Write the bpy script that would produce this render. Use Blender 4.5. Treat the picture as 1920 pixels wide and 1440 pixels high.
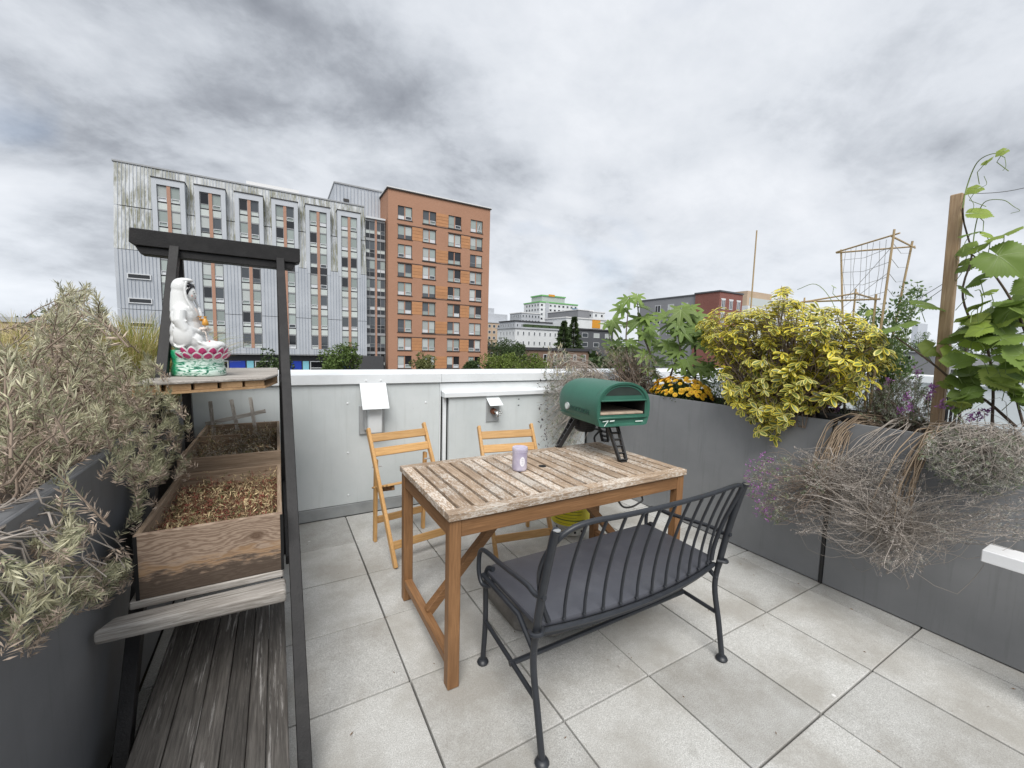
import bpy, bmesh, math, random
import numpy as np
from mathutils import Matrix, Vector
random.seed(7); rng = np.random.default_rng(7)
S = bpy.context.scene
for o in list(bpy.data.objects): bpy.data.objects.remove(o)
R_ = math.radians

# ------------------------------------------------------------------ camera
TILE = 0.457
CF, PITCH, ROLL, YAW, CH = 767.03, 0.089061, 0.026386, 0.523135, 3.05717 * TILE
F_ = np.array([math.sin(YAW)*math.cos(PITCH), math.cos(YAW)*math.cos(PITCH), -math.sin(PITCH)])
_r = np.array([math.cos(YAW), -math.sin(YAW), 0.0]); _u = np.cross(_r, F_)
RT = math.cos(ROLL)*_r + math.sin(ROLL)*_u; UP = -math.sin(ROLL)*_r + math.cos(ROLL)*_u
CAM = np.array([0, 0, CH])
def at(x, y, z=None, X=None, Y=None):
    """photo pixel (1920x1440) -> point on the plane z / X / Y that the thing touches"""
    d = F_ + RT*(x-960)/CF - UP*(y-720)/CF
    t = (z-CH)/d[2] if z is not None else (X/d[0] if X is not None else Y/d[1])
    return Vector(CAM + t*d)
def px(P):
    d = np.asarray(P, float) - CAM; q = d @ F_
    return np.stack([960+CF*(d@RT)/q, 720-CF*(d@UP)/q], -1)
cd = bpy.data.cameras.new('camera'); cam = bpy.data.objects.new('camera', cd)
S.collection.objects.link(cam); S.camera = cam
cd.sensor_width = 36; cd.lens = CF/1920*36; cd.clip_end = 5000; cd.clip_start = 0.02
m = Matrix.Identity(4)
for i in range(3): m[i][0] = RT[i]; m[i][1] = UP[i]; m[i][2] = -F_[i]; m[i][3] = CAM[i]
cam.matrix_world = m

# ------------------------------------------------------------------ sky, sun, exposure
SUN_EL, SUN_AZ = R_(52), R_(205)         # azimuth clockwise from +Y
W = bpy.data.worlds.new('World'); S.world = W; W.use_nodes = True
nt = W.node_tree; nt.nodes.clear()
def wn(t, **k):
    n = nt.nodes.new(t)
    for a, b in k.items(): setattr(n, a, b)
    return n
L = nt.links.new
out = wn('ShaderNodeOutputWorld'); bg = wn('ShaderNodeBackground'); bg.inputs[1].default_value = 0.057
sky = wn('ShaderNodeTexSky', sky_type='NISHITA', sun_disc=False, sun_elevation=SUN_EL, sun_rotation=SUN_AZ)
tc = wn('ShaderNodeTexCoord'); sep = wn('ShaderNodeSeparateXYZ'); L(tc.outputs['Generated'], sep.inputs[0])
def wm(op, a, b=None, c=None):
    n = wn('ShaderNodeMath', operation=op)
    for i, q in enumerate((a, b, c)):
        if q is None: continue
        if isinstance(q, (int, float)): n.inputs[i].default_value = q
        else: L(q, n.inputs[i])
    return n.outputs[0]
zc = wm('ADD', wm('MAXIMUM', sep.outputs[2], 0.0), 0.38)
comb = wn('ShaderNodeCombineXYZ'); L(wm('DIVIDE', sep.outputs[0], zc), comb.inputs[0]); L(wm('DIVIDE', sep.outputs[1], zc), comb.inputs[1])
def wnoise(scale, detail, rough, dist=0.0, off=(0, 0, 0), rot=0, sc=(1, 1, 1)):
    mp = wn('ShaderNodeMapping'); L(comb.outputs[0], mp.inputs[0])
    mp.inputs[1].default_value = off; mp.inputs[2].default_value = (0, 0, rot); mp.inputs[3].default_value = sc
    n = wn('ShaderNodeTexNoise'); L(mp.outputs[0], n.inputs['Vector'])
    n.inputs['Scale'].default_value = scale; n.inputs['Detail'].default_value = detail
    n.inputs['Roughness'].default_value = rough; n.inputs['Distortion'].default_value = dist
    return n.outputs['Fac']
BO = (4.782, 28.725, 0)
big = wnoise(0.95, 2, 0.5, 0.2, BO, 0.5, (1, 1.35, 1))
mid = wnoise(2.6, 7, 0.58, 0.25, (0.3+BO[0], 0.8+BO[1], 1), 0.5, (1, 1.2, 1))
fine = wnoise(9.5, 6, 0.6, 0.2, (7, 2, 3), 0.4, (1, 1.1, 1))
v = wm('ADD', wm('ADD', wm('MULTIPLY', big, 0.70), wm('MULTIPLY', mid, 0.46)), wm('MULTIPLY', fine, 0.13))
ramp = wn('ShaderNodeValToRGB'); L(v, ramp.inputs[0])
cr = ramp.color_ramp
for e, (p, c) in zip([cr.elements[0], cr.elements[1]] + [cr.elements.new(.5) for _ in range(4)],
    [(0.44, (1.75, 1.9, 2.2)), (0.90, (7.3, 7.45, 7.65)), (0.52, (2.75, 2.95, 3.3)), (0.58, (3.95, 4.2, 4.6)), (0.66, (5.1, 5.35, 5.75)), (0.78, (6.0, 6.2, 6.55))]):
    e.position = p; e.color = (*c, 1)
gapn = wnoise(1.2, 5, 0.55, 0.4, (11, 4, 0), 0.9)
gm = wn('ShaderNodeMapRange'); L(gapn, gm.inputs[0])
for i, q in zip((1, 2, 3, 4), (0.56, 0.75, 1.0, 0.55)): gm.inputs[i].default_value = q
mix = wn('ShaderNodeMix', data_type='RGBA'); L(gm.outputs[0], mix.inputs[0]); L(sky.outputs[0], mix.inputs[6]); L(ramp.outputs[0], mix.inputs[7])
hz = wn('ShaderNodeMapRange'); L(sep.outputs[2], hz.inputs[0])
for i, q in zip((1, 2, 3, 4), (0.0, 0.28, 0.45, 0.0)): hz.inputs[i].default_value = q
mix2 = wn('ShaderNodeMix', data_type='RGBA'); L(hz.outputs[0], mix2.inputs[0]); L(mix.outputs[2], mix2.inputs[6]); mix2.inputs[7].default_value = (7.2, 7.6, 8.1, 1)
L(mix2.outputs[2], bg.inputs[0]); L(bg.outputs[0], out.inputs[0])
sl = bpy.data.lights.new('sun', 'SUN'); sl.energy = 1.5; sl.angle = R_(38); sl.color = (1, .97, .93)
so = bpy.data.objects.new('sun', sl); S.collection.objects.link(so)
sd = Vector((math.sin(SUN_AZ)*math.cos(SUN_EL), math.cos(SUN_AZ)*math.cos(SUN_EL), math.sin(SUN_EL)))
so.rotation_euler = sd.to_track_quat('Z', 'Y').to_euler(); so.location = (0, -5, 30)
S.view_settings.view_transform = 'Standard'; S.view_settings.look = 'None'; S.view_settings.gamma = 1
S.view_settings.exposure = 1.35; S.view_settings.use_curve_mapping = False

# ------------------------------------------------------------------ material helpers
MATS = {}
class G:
    def __init__(s, name):
        s.m = bpy.data.materials.new(name); s.m.use_nodes = True; s.t = s.m.node_tree
        s.b = s.t.nodes['Principled BSDF']; MATS[name] = s.m
    def n(s, typ, props=None, **inp):
        n = s.t.nodes.new(typ)
        for a, b in (props or {}).items(): setattr(n, a, b)
        for k, q in inp.items():
            i = n.inputs[int(k[1:])] if k[0] == '_' and k[1:].isdigit() else n.inputs[k.replace('_', ' ')]
            s.set(i, q)
        return n
    def set(s, i, q):
        if hasattr(q, 'is_linked'): s.t.links.new(q, i)
        elif isinstance(q, tuple) and len(q) == 3 and i.type == 'RGBA': i.default_value = (*q, 1)
        else: i.default_value = q
    def mix(s, f, a, b, mode='MIX'):
        n = s.n('ShaderNodeMix', {'data_type': 'RGBA', 'blend_type': mode}, _0=f, _6=a, _7=b); return n.outputs[2]
    def math(s, op, a, b=0.0):
        return s.n('ShaderNodeMath', {'operation': op}, _0=a, _1=b).outputs[0]
    def ramp(s, f, lo, hi, a=0.0, b=1.0):
        return s.n('ShaderNodeMapRange', None, _0=f, _1=lo, _2=hi, _3=a, _4=b).outputs[0]
    def vec(s, space='pos', stretch=(1, 1, 1), rand=False):
        v = s.n('ShaderNodeNewGeometry').outputs['Position'] if space == 'pos' else s.n('ShaderNodeTexCoord').outputs['Object']
        if rand:
            r = s.n('ShaderNodeObjectInfo').outputs['Random']
            c = s.n('ShaderNodeCombineXYZ', None, _0=s.math('MULTIPLY', r, 37.0), _1=s.math('MULTIPLY', r, 91.0), _2=s.math('MULTIPLY', r, 53.0)).outputs[0]
            v = s.n('ShaderNodeVectorMath', {'operation': 'ADD'}, _0=v, _1=c).outputs[0]
        return s.n('ShaderNodeVectorMath', {'operation': 'MULTIPLY'}, _0=v, _1=stretch).outputs[0]
    def noise(s, v, scale, detail=4, rough=.55, dist=0.0):
        return s.n('ShaderNodeTexNoise', None, Vector=v, Scale=scale, Detail=detail, Roughness=rough, Distortion=dist).outputs['Fac']
    def bump(s, h, st, d=0.01):
        s.set(s.b.inputs['Normal'], s.n('ShaderNodeBump', None, Strength=st, Distance=d, Height=h).outputs[0])
    def fin(s, col, rough=.6, metal=0.0, spec=.5):
        s.set(s.b.inputs['Base Color'], col); s.set(s.b.inputs['Roughness'], rough)
        s.b.inputs['Metallic'].default_value = metal; s.b.inputs['Specular IOR Level'].default_value = spec
        return s.m
def k3(c, k): return tuple(min(1, q*k) for q in c)
def pm(name, col, rough=.6, var=.15, scale=6, bump=0, bscale=60, metal=0, spec=.5, col2=None, stretch=(1, 1, 1), rnd=0, island=0, space='obj', dirt=None, dirt_amt=.5, dscale=2.5, subs=0, detail=4):
    g = G(name); v = g.vec(space, stretch, rand=(rnd > 0 and space == 'obj'))
    c = g.mix(g.ramp(g.noise(v, scale, detail), .3, .7), k3(col, 1-var), col2 or k3(col, 1+var))
    if dirt:
        d = g.ramp(g.noise(g.vec(space), dscale, 6, .65), .5, .72, 0, dirt_amt); c = g.mix(d, c, dirt)
    for amt, sock in ((rnd, lambda: g.n('ShaderNodeObjectInfo').outputs['Random']), (island, lambda: g.n('ShaderNodeNewGeometry').outputs['Random Per Island'])):
        if amt:
            f = g.ramp(sock(), 0, 1, 1-amt, 1+amt)
            c = g.mix(1.0, c, g.n('ShaderNodeCombineColor', None, _0=f, _1=f, _2=f).outputs[0], 'MULTIPLY')
    if bump: g.bump(g.noise(v, bscale, 5, .6), bump, .004)
    if subs: g.b.inputs['Subsurface Weight'].default_value = subs
    return g.fin(c, rough, metal, spec)
def leafm(name, col, col2, rough=.5, island=.3, trans=.25, spec=.35):
    """leaf: colour differs from leaf to leaf; a little light comes through"""
    g = G(name); r = g.n('ShaderNodeNewGeometry').outputs['Random Per Island']
    o = g.n('ShaderNodeObjectInfo').outputs['Random']
    rr = g.math('FRACT', g.math('ADD', r, g.math('MULTIPLY', o, 7.31)))
    c = g.mix(rr, col, col2); f = g.ramp(g.math('FRACT', g.math('MULTIPLY', rr, 13.7)), 0, 1, 1-island, 1+island)
    c = g.mix(1.0, c, g.n('ShaderNodeCombineColor', None, _0=f, _1=f, _2=f).outputs[0], 'MULTIPLY')
    g.fin(c, rough, 0, spec)
    if trans:
        tr = g.n('ShaderNodeBsdfTranslucent', None, Color=c); ms = g.n('ShaderNodeMixShader', None, _0=trans)
        g.t.links.new(g.b.outputs[0], ms.inputs[1]); g.t.links.new(tr.outputs[0], ms.inputs[2])
        g.t.links.new(ms.outputs[0], g.t.nodes['Material Output'].inputs[0])
    return g.m

# ------------------------------------------------------------------ mesh helpers
ORG = {}
COL = S.collection
class MB:
    def __init__(s): s.v = []; s.f = []; s.m = []; s.k = 0
    def add(s, vs, fs):
        o = len(s.v); s.v.extend(tuple(q) for q in vs); s.f.extend(tuple(i+o for i in f) for f in fs); s.m.extend([s.k]*len(fs)); return s
    def box(s, x0, x1, y0, y1, z0, z1):
        vs = [(x, y, z) for z in (z0, z1) for y in (y0, y1) for x in (x0, x1)]
        return s.add(vs, [(0, 2, 3, 1), (4, 5, 7, 6), (0, 1, 5, 4), (2, 6, 7, 3), (0, 4, 6, 2), (1, 3, 7, 5)])
    def beam(s, p, q, w, h, up=(0, 0, 1)):
        p, q, u = Vector(p), Vector(q), Vector(up); d = (q-p).normalized(); a = d.cross(u).normalized()*w/2; b = a.cross(d).normalized()*h/2
        vs = [p-a-b, p+a-b, p+a+b, p-a+b, q-a-b, q+a-b, q+a+b, q-a+b]
        return s.add(vs, [(0, 1, 2, 3)[::-1], (4, 5, 6, 7), (0, 1, 5, 4), (1, 2, 6, 5), (2, 3, 7, 6), (3, 0, 4, 7)])
    def tube(s, pts, r, n=8, caps=True):
        P = [Vector(p) for p in pts]; k = len(P); rs = r if isinstance(r, (list, tuple)) else [r]*k
        vs = []; a = None
        for i in range(k):
            d = (P[min(i+1, k-1)]-P[max(i-1, 0)])
            if d.length < 1e-9: d = Vector((0, 0, 1))
            d.normalize()
            if a is None: a = d.orthogonal().normalized()
            else:
                a = a - d*a.dot(d); a = a.normalized() if a.length > 1e-6 else d.orthogonal().normalized()
            b = d.cross(a)
            for j in range(n):
                t = 2*math.pi*j/n; vs.append(P[i]+(a*math.cos(t)+b*math.sin(t))*rs[i])
        fs = [(i*n+j, i*n+(j+1) % n, (i+1)*n+(j+1) % n, (i+1)*n+j) for i in range(k-1) for j in range(n)]
        if caps: fs += [tuple(range(n))[::-1], tuple(range((k-1)*n, k*n))]
        return s.add(vs, fs)
    def lathe(s, prof, n=24, c=(0, 0, 0), caps=True):
        vs = [(c[0]+r*math.cos(2*math.pi*j/n), c[1]+r*math.sin(2*math.pi*j/n), c[2]+z) for r, z in prof for j in range(n)]
        k = len(prof); fs = [(i*n+j, i*n+(j+1) % n, (i+1)*n+(j+1) % n, (i+1)*n+j) for i in range(k-1) for j in range(n)]
        if caps: fs += [tuple(range(n))[::-1], tuple(range((k-1)*n, k*n))]
        return s.add(vs, fs)
    def prism(s, poly, ax, a, b):
        """polygon in the plane normal to ax ('x': (y,z), 'y': (x,z), 'z': (x,y)), from a to b"""
        def mk(p, t): return {'x': (t, p[0], p[1]), 'y': (p[0], t, p[1]), 'z': (p[0], p[1], t)}[ax]
        n = len(poly); vs = [mk(p, a) for p in poly] + [mk(p, b) for p in poly]
        return s.add(vs, [tuple(range(n)), tuple(range(n, 2*n))[::-1]] + [(i, i+n, (i+1) % n+n, (i+1) % n) for i in range(n)])
    def ball(s, c, r, n=10, k=6, M=None):
        r = r if isinstance(r, (tuple, list)) else (r, r, r); vs = []
        for i in range(k+1):
            p = math.pi*i/k
            for j in range(n):
                t = 2*math.pi*j/n; q = Vector((r[0]*math.sin(p)*math.cos(t), r[1]*math.sin(p)*math.sin(t), r[2]*math.cos(p)))
                if M is not None: q = M @ q
                vs.append(q+Vector(c))
        return s.add(vs, [(i*n+j, (i+1)*n+j, (i+1)*n+(j+1) % n, i*n+(j+1) % n) for i in range(k) for j in range(n)])
    def build(s, name, mats, parent=None, loc=None, bevel=0, seg=1, smooth=False, world=True, weld=False, rz=0):
        me = bpy.data.meshes.new(name); org = Vector((0, 0, 0))
        if parent is not None and world: org = ORG[parent.name]
        elif parent is None and loc is not None and world: org = Vector(loc)
        vs = [(a-org[0], b-org[1], c-org[2]) for a, b, c in s.v]
        me.from_pydata(vs, [], s.f)
        ml = mats if isinstance(mats, (list, tuple)) else [mats]
        for q in ml: me.materials.append(MATS[q] if isinstance(q, str) else q)
        if len(ml) > 1: me.polygons.foreach_set('material_index', s.m)
        bm = bmesh.new(); bm.from_mesh(me)
        if weld: bmesh.ops.remove_doubles(bm, verts=bm.verts, dist=1e-5)
        bmesh.ops.recalc_face_normals(bm, faces=bm.faces)
        if bevel:
            ed = [e for e in bm.edges if len(e.link_faces) == 2 and e.calc_face_angle(0) > .5]
            bmesh.ops.bevel(bm, geom=ed, offset=bevel, segments=seg, affect='EDGES', profile=.5, clamp_overlap=True)
        bm.to_mesh(me); bm.free()
        if smooth:
            for p in me.polygons: p.use_smooth = True
            if smooth != 'all': me.set_sharp_from_angle(angle=R_(smooth if smooth is not True else 40))
        me.update()
        o = bpy.data.objects.new(name, me); COL.objects.link(o)
        if parent is not None: o.parent = parent; ORG[o.name] = org
        else:
            if loc is not None: o.location = loc
            ORG[o.name] = org
        if rz: o.rotation_euler = (0, 0, rz)
        return o
def fastmesh(name, V, Fq, mats, parent=None, midx=None, smooth=False):
    """numpy verts (n,3), faces (k,3|4) -> object"""
    V = np.asarray(V, np.float32); Fq = np.asarray(Fq, np.int32); org = ORG[parent.name] if parent is not None else Vector((0, 0, 0))
    me = bpy.data.meshes.new(name); V = V - np.array(org, np.float32); k = Fq.shape[1]
    me.vertices.add(len(V)); me.vertices.foreach_set('co', V.ravel())
    me.loops.add(Fq.size); me.loops.foreach_set('vertex_index', Fq.ravel())
    me.polygons.add(len(Fq)); me.polygons.foreach_set('loop_start', np.arange(0, Fq.size, k, dtype=np.int32))
    ml = mats if isinstance(mats, (list, tuple)) else [mats]
    for q in ml: me.materials.append(MATS[q])
    if midx is not None: me.polygons.foreach_set('material_index', np.asarray(midx, np.int32))
    me.update(calc_edges=True); me.validate()
    if smooth: me.polygons.foreach_set('use_smooth', np.ones(len(Fq), bool))
    o = bpy.data.objects.new(name, me); COL.objects.link(o)
    if parent is not None: o.parent = parent
    ORG[o.name] = org
    return o
def tag(o, label, cat=None, group=None, kind=None):
    if label: o['label'] = label
    if cat: o['category'] = cat
    if group: o['group'] = group
    if kind: o['kind'] = kind
    return o
def thing(name, label, cat, loc=(0, 0, 0), rz=0, group=None):
    e = bpy.data.objects.new(name, None); COL.objects.link(e); e.location = loc; e.rotation_euler = (0, 0, rz); e.empty_display_size = .1
    ORG[e.name] = Vector(loc); return tag(e, label, cat, group)
def inst(o, parent, loc=(0, 0, 0), rot=None, scale=None, name=None):
    c = bpy.data.objects.new(name or o.name.split('.')[0], o.data); COL.objects.link(c); c.parent = parent; c.location = loc
    if rot is not None: c.rotation_euler = rot
    if scale is not None: c.scale = (scale,)*3 if isinstance(scale, (int, float)) else scale
    return c
def copy_tree(o, parent=None):
    c = o.copy(); COL.objects.link(c); c.parent = parent
    for ch in list(o.children): copy_tree(ch, c)
    return c
def curve(pts, n=24):
    """Catmull-Rom through the points"""
    P = [np.array(p, float) for p in pts]; P = [2*P[0]-P[1]] + P + [2*P[-1]-P[-2]]; o = []
    seg = len(P)-3
    for i in range(seg):
        k = max(2, n//seg)
        for j in range(k):
            t = j/k; a, b, c, d = P[i:i+4]
            o.append(.5*((2*b)+(c-a)*t+(2*a-5*b+4*c-d)*t*t+(3*b-a-3*c+d)*t**3))
    o.append(P[-2]); return [tuple(q) for q in o]
def inpoly(p, poly):
    x, y = p[..., 0], p[..., 1]; c = np.zeros(x.shape, bool); n = len(poly)
    for i in range(n):
        x0, y0 = poly[i]; x1, y1 = poly[i-1]
        c ^= ((y0 > y) != (y1 > y)) & (x < (x1-x0)*(y-y0)/(y1-y0+1e-9)+x0)
    return c
# ------------------------------------------------------------------ materials
def paver_mat():
    g = G('paver'); v = g.vec('pos')
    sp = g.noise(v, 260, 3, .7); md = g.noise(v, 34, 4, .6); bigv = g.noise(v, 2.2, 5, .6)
    c = g.mix(g.ramp(sp, .33, .67), (.30, .30, .285), (.66, .66, .64))
    c = g.mix(g.ramp(md, .35, .7, 0, .35), c, (.36, .355, .335))
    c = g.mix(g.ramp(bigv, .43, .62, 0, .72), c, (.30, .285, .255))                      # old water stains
    st = g.noise(g.vec('pos', (6, 3.5, 1)), 2.2, 5, .6, .3)
    c = g.mix(g.ramp(st, .62, .74, 0, .25), c, (.22, .21, .19))                          # scuffs
    vo = g.n('ShaderNodeTexVoronoi', {'feature': 'F1'}, Vector=v, Scale=5.0, Randomness=1.0)
    wob = g.math('ADD', vo.outputs['Distance'], g.math('MULTIPLY', g.noise(v, 40, 3), .09))
    sel = g.ramp(g.n('ShaderNodeSeparateColor', None, _0=vo.outputs['Color']).outputs[0], .70, .72)
    spot = g.math('MULTIPLY', g.ramp(wob, .075, .1, 1, 0), sel)
    c = g.mix(g.math('MULTIPLY', spot, .75), c, (.74, .74, .73))                         # bird lime
    f = g.ramp(g.n('ShaderNodeObjectInfo').outputs['Random'], 0, 1, .85, 1.07)
    c = g.mix(1.0, c, g.n('ShaderNodeCombineColor', None, _0=f, _1=f, _2=f).outputs[0], 'MULTIPLY')
    g.bump(sp, .35, .003); g.fin(c, .88, 0, .3)
paver_mat()
def joint_mat():
    g = G('joint'); v = g.vec('pos')
    c = g.mix(g.ramp(g.noise(v, 30, 4), .35, .65), (.035, .032, .028), (.075, .068, .055))
    c = g.mix(g.ramp(g.noise(v, 1.3, 3), .52, .62), c, (.11, .085, .025)); g.fin(c, .95)  # moss in places
joint_mat()
def grain(name, c1, c2, c3=None, axis=0, rough=.65, amt=.5, scale=6, rnd=.12, bump=.25, blotch=None, bl=(.5, .65), gloss=.4):
    """wood: fine grain along the axis, broad figure, optional third colour in blotches"""
    g = G(name); st = [26, 26, 26]; st[axis] = 1.2
    v = g.vec('obj', tuple(st), rand=True)
    fine = g.noise(v, scale, 6, .65, .4); st2 = [5, 5, 5]; st2[axis] = .5
    fig = g.noise(g.vec('obj', tuple(st2), rand=True), 2.5, 4, .6, 1.2)
    c = g.mix(g.ramp(fine, .35, .68), c1, c2)
    if c3: c = g.mix(g.ramp(fig, .45, .7, 0, amt), c, c3)
    if blotch:
        b = g.noise(g.vec('obj', tuple(q*.55 for q in st), rand=True), 5, 6, .72); c = g.mix(g.ramp(b, *bl), c, blotch)
    f = g.ramp(g.n('ShaderNodeObjectInfo').outputs['Random'], 0, 1, 1-rnd, 1+rnd)
    c = g.mix(1.0, c, g.n('ShaderNodeCombineColor', None, _0=f, _1=f, _2=f).outputs[0], 'MULTIPLY')
    if bump: g.bump(fine, bump, .002)
    g.fin(c, rough, 0, gloss)
def flaky(name, axis):
    """sun-bleached slat: brown wood, white finish left in flakes"""
    g = G(name); st = [22, 22, 22]; st[axis] = 1.5; fine = g.noise(g.vec('obj', tuple(st), rand=True), 6, 6, .65, .3)
    c = g.mix(g.ramp(fine, .35, .68), (.22, .15, .098), (.45, .345, .25))
    s2 = [34, 34, 34]; s2[axis] = 11; fl = g.noise(g.vec('obj', tuple(s2), rand=True), 4.0, 7, .80); s3 = [3, 3, 3]; s3[axis] = 2.2; pt = g.noise(g.vec('obj', tuple(s3), rand=True), 1.5, 3)
    f = g.ramp(g.math('ADD', fl, g.math('MULTIPLY', g.math('SUBTRACT', pt, .5), .55)), .50, .56)
    c = g.mix(g.math('MULTIPLY', f, .72), c, (.64, .60, .54)); o = g.ramp(g.n('ShaderNodeObjectInfo').outputs['Random'], 0, 1, .82, 1.14)
    c = g.mix(1.0, c, g.n('ShaderNodeCombineColor', None, _0=o, _1=o, _2=o).outputs[0], 'MULTIPLY'); g.bump(fl, .5, .002); g.fin(c, .75, 0, .35)
for i, a in enumerate('xyz'):
    grain('oak_'+a, (.42, .235, .085), (.60, .365, .155), (.32, .165, .06), i, .5, .35)
    grain('teak_'+a, (.185, .092, .038), (.30, .16, .072), (.12, .058, .025), i, .55, .5)
    grain('grey_wood_'+a, (.22, .20, .175), (.52, .49, .455), (.13, .11, .09), i, .85, .6, bump=.8, blotch=(.6, .58, .55), bl=(.55, .75))
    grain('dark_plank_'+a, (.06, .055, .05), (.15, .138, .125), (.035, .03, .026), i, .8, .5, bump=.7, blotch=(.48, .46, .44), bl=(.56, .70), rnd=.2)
    grain('box_wood_'+a, (.19, .13, .085), (.36, .275, .195), (.09, .06, .04), i, .75, .6, bump=.4, blotch=(.30, .22, .16), bl=(.6, .7))
    flaky('slat_'+a, i)
grain('stake_wood', (.30, .20, .12), (.46, .34, .22), (.22, .14, .08), 2, .8, .5, bump=.4)
grain('bamboo', (.36, .26, .14), (.52, .40, .24), (.26, .18, .1), 2, .6, .4)
grain('fresh_wood', (.42, .26, .13), (.55, .36, .2), (.2, .12, .06), 0, .8, .6, bump=.6)
def box_front():
    """plank with a knot, dark tide mark low down"""
    g = G('box_front'); v = g.vec('obj')
    kn = g.n('ShaderNodeVectorMath', {'operation': 'SUBTRACT'}, _0=v, _1=(.335, 0, .15)).outputs[0]
    kn = g.n('ShaderNodeVectorMath', {'operation': 'MULTIPLY'}, _0=kn, _1=(.75, 0, 1.5)).outputs[0]
    d = g.n('ShaderNodeVectorMath', {'operation': 'LENGTH'}, _0=kn).outputs['Value']
    nz = g.noise(g.vec('obj', (2, 2, 9)), 3, 4, .5)
    w = g.math('SUBTRACT', g.math('ADD', g.math('MULTIPLY', g.n('ShaderNodeSeparateXYZ', None, _0=v).outputs[2], 1.0), g.math('MULTIPLY', nz, .11)), g.math('DIVIDE', .0016, g.math('ADD', d, .022)))
    rings = g.n('ShaderNodeTexWave', {'wave_type': 'BANDS', 'bands_direction': 'Z'}, Vector=g.n('ShaderNodeCombineXYZ', None, _2=w).outputs[0], Scale=23.0, Distortion=1.2, Detail=3.0).outputs['Fac']
    fine = g.noise(g.vec('obj', (2, 30, 60)), 6, 5, .6)
    c = g.mix(rings, (.205, .14, .10), (.37, .28, .21)); c = g.mix(g.ramp(fine, .4, .7, 0, .5), c, (.28, .205, .15))
    c = g.mix(g.ramp(d, .012, .03, .75, 0), c, (.09, .05, .03))
    zz = g.n('ShaderNodeSeparateXYZ', None, _0=v).outputs[2]
    t = g.math('ADD', zz, g.math('MULTIPLY', g.math('SUBTRACT', g.noise(g.vec('obj', (4, 4, 18)), 3, 5, .65), .5), .16))
    c = g.mix(g.ramp(t, .06, .085, .85, 0), c, (.055, .04, .03))
    c = g.mix(g.math('MULTIPLY', g.ramp(t, .07, .09, 0, 1), g.ramp(t, .09, .115, .6, 0)), c, (.34, .2, .09))
    g.bump(rings, .15, .002); g.fin(c, .75, 0, .35)
box_front()
def panel_mat(name, a, b, streak, rough=.6, amt=.4):
    g = G(name); v = g.vec('pos'); c = g.mix(g.ramp(g.noise(v, 2.4, 5, .6), .35, .68), a, b)
    s = g.noise(g.vec('pos', (14, 14, .8)), 2, 5, .65); c = g.mix(g.ramp(s, .55, .75, 0, amt), c, streak)
    sp = g.noise(v, 55, 3, .7); c = g.mix(g.ramp(sp, .70, .76, 0, .35), c, k3(streak, .6))
    g.bump(g.noise(v, 7, 3), .08, .004); g.fin(c, rough, 0, .4)
panel_mat('parapet_panel', (.52, .56, .565), (.60, .635, .64), (.44, .47, .46))
panel_mat('planter_grey', (.20, .206, .214), (.24, .246, .254), (.14, .145, .15), .5, .45)
panel_mat('planter_dark', (.135, .14, .15), (.17, .176, .186), (.10, .105, .11), .5, .45)
pm('cap_white', (.74, .77, .79), .4, .05, 3, dirt=(.5, .52, .52), dirt_amt=.35, space='pos')
pm('curb_grey', (.27, .285, .29), .6, .15, 8, space='pos', dirt=(.42, .42, .40), dirt_amt=.4)
pm('white_metal', (.72, .75, .76), .4, .04); pm('galv', (.42, .44, .45), .4, .1, metal=.3)
pm('brass', (.28, .12, .07), .4, .2, metal=.6); pm('chrome', (.55, .55, .54), .25, .05, metal=.9)
pm('black_paint', (.013, .0125, .013), .55, .25, 20, bump=.3, bscale=150, space='pos', dirt=(.06, .058, .055), dirt_amt=.2, dscale=9, spec=.3)
pm('black_plastic', (.015, .015, .016), .45, .2); pm('rubber', (.02, .02, .02), .6, .1)
pm('bench_metal', (.022, .025, .031), .42, .15, 25, bump=.1, bscale=400)
pm('bench_seat', (.060, .063, .076), .42, .14, 4, bump=.15, bscale=350, dirt=(.12, .125, .135), dirt_amt=.22, dscale=7)
pm('base_stone', (.15, .142, .13), .75, .15, 30, bump=.2, bscale=200, dirt=(.25, .24, .22), dirt_amt=.3)
pm('soil', (.045, .033, .024), .95, .4, 30, bump=1, bscale=80); pm('gap_black', (.006, .006, .006), .9, .1)
pm('neighbour_wall', (.60, .645, .66), .6, .05, 2, space='pos'); pm('white_paint', (.78, .79, .80), .4, .04, dirt=(.6, .6, .6), dirt_amt=.2)

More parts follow.
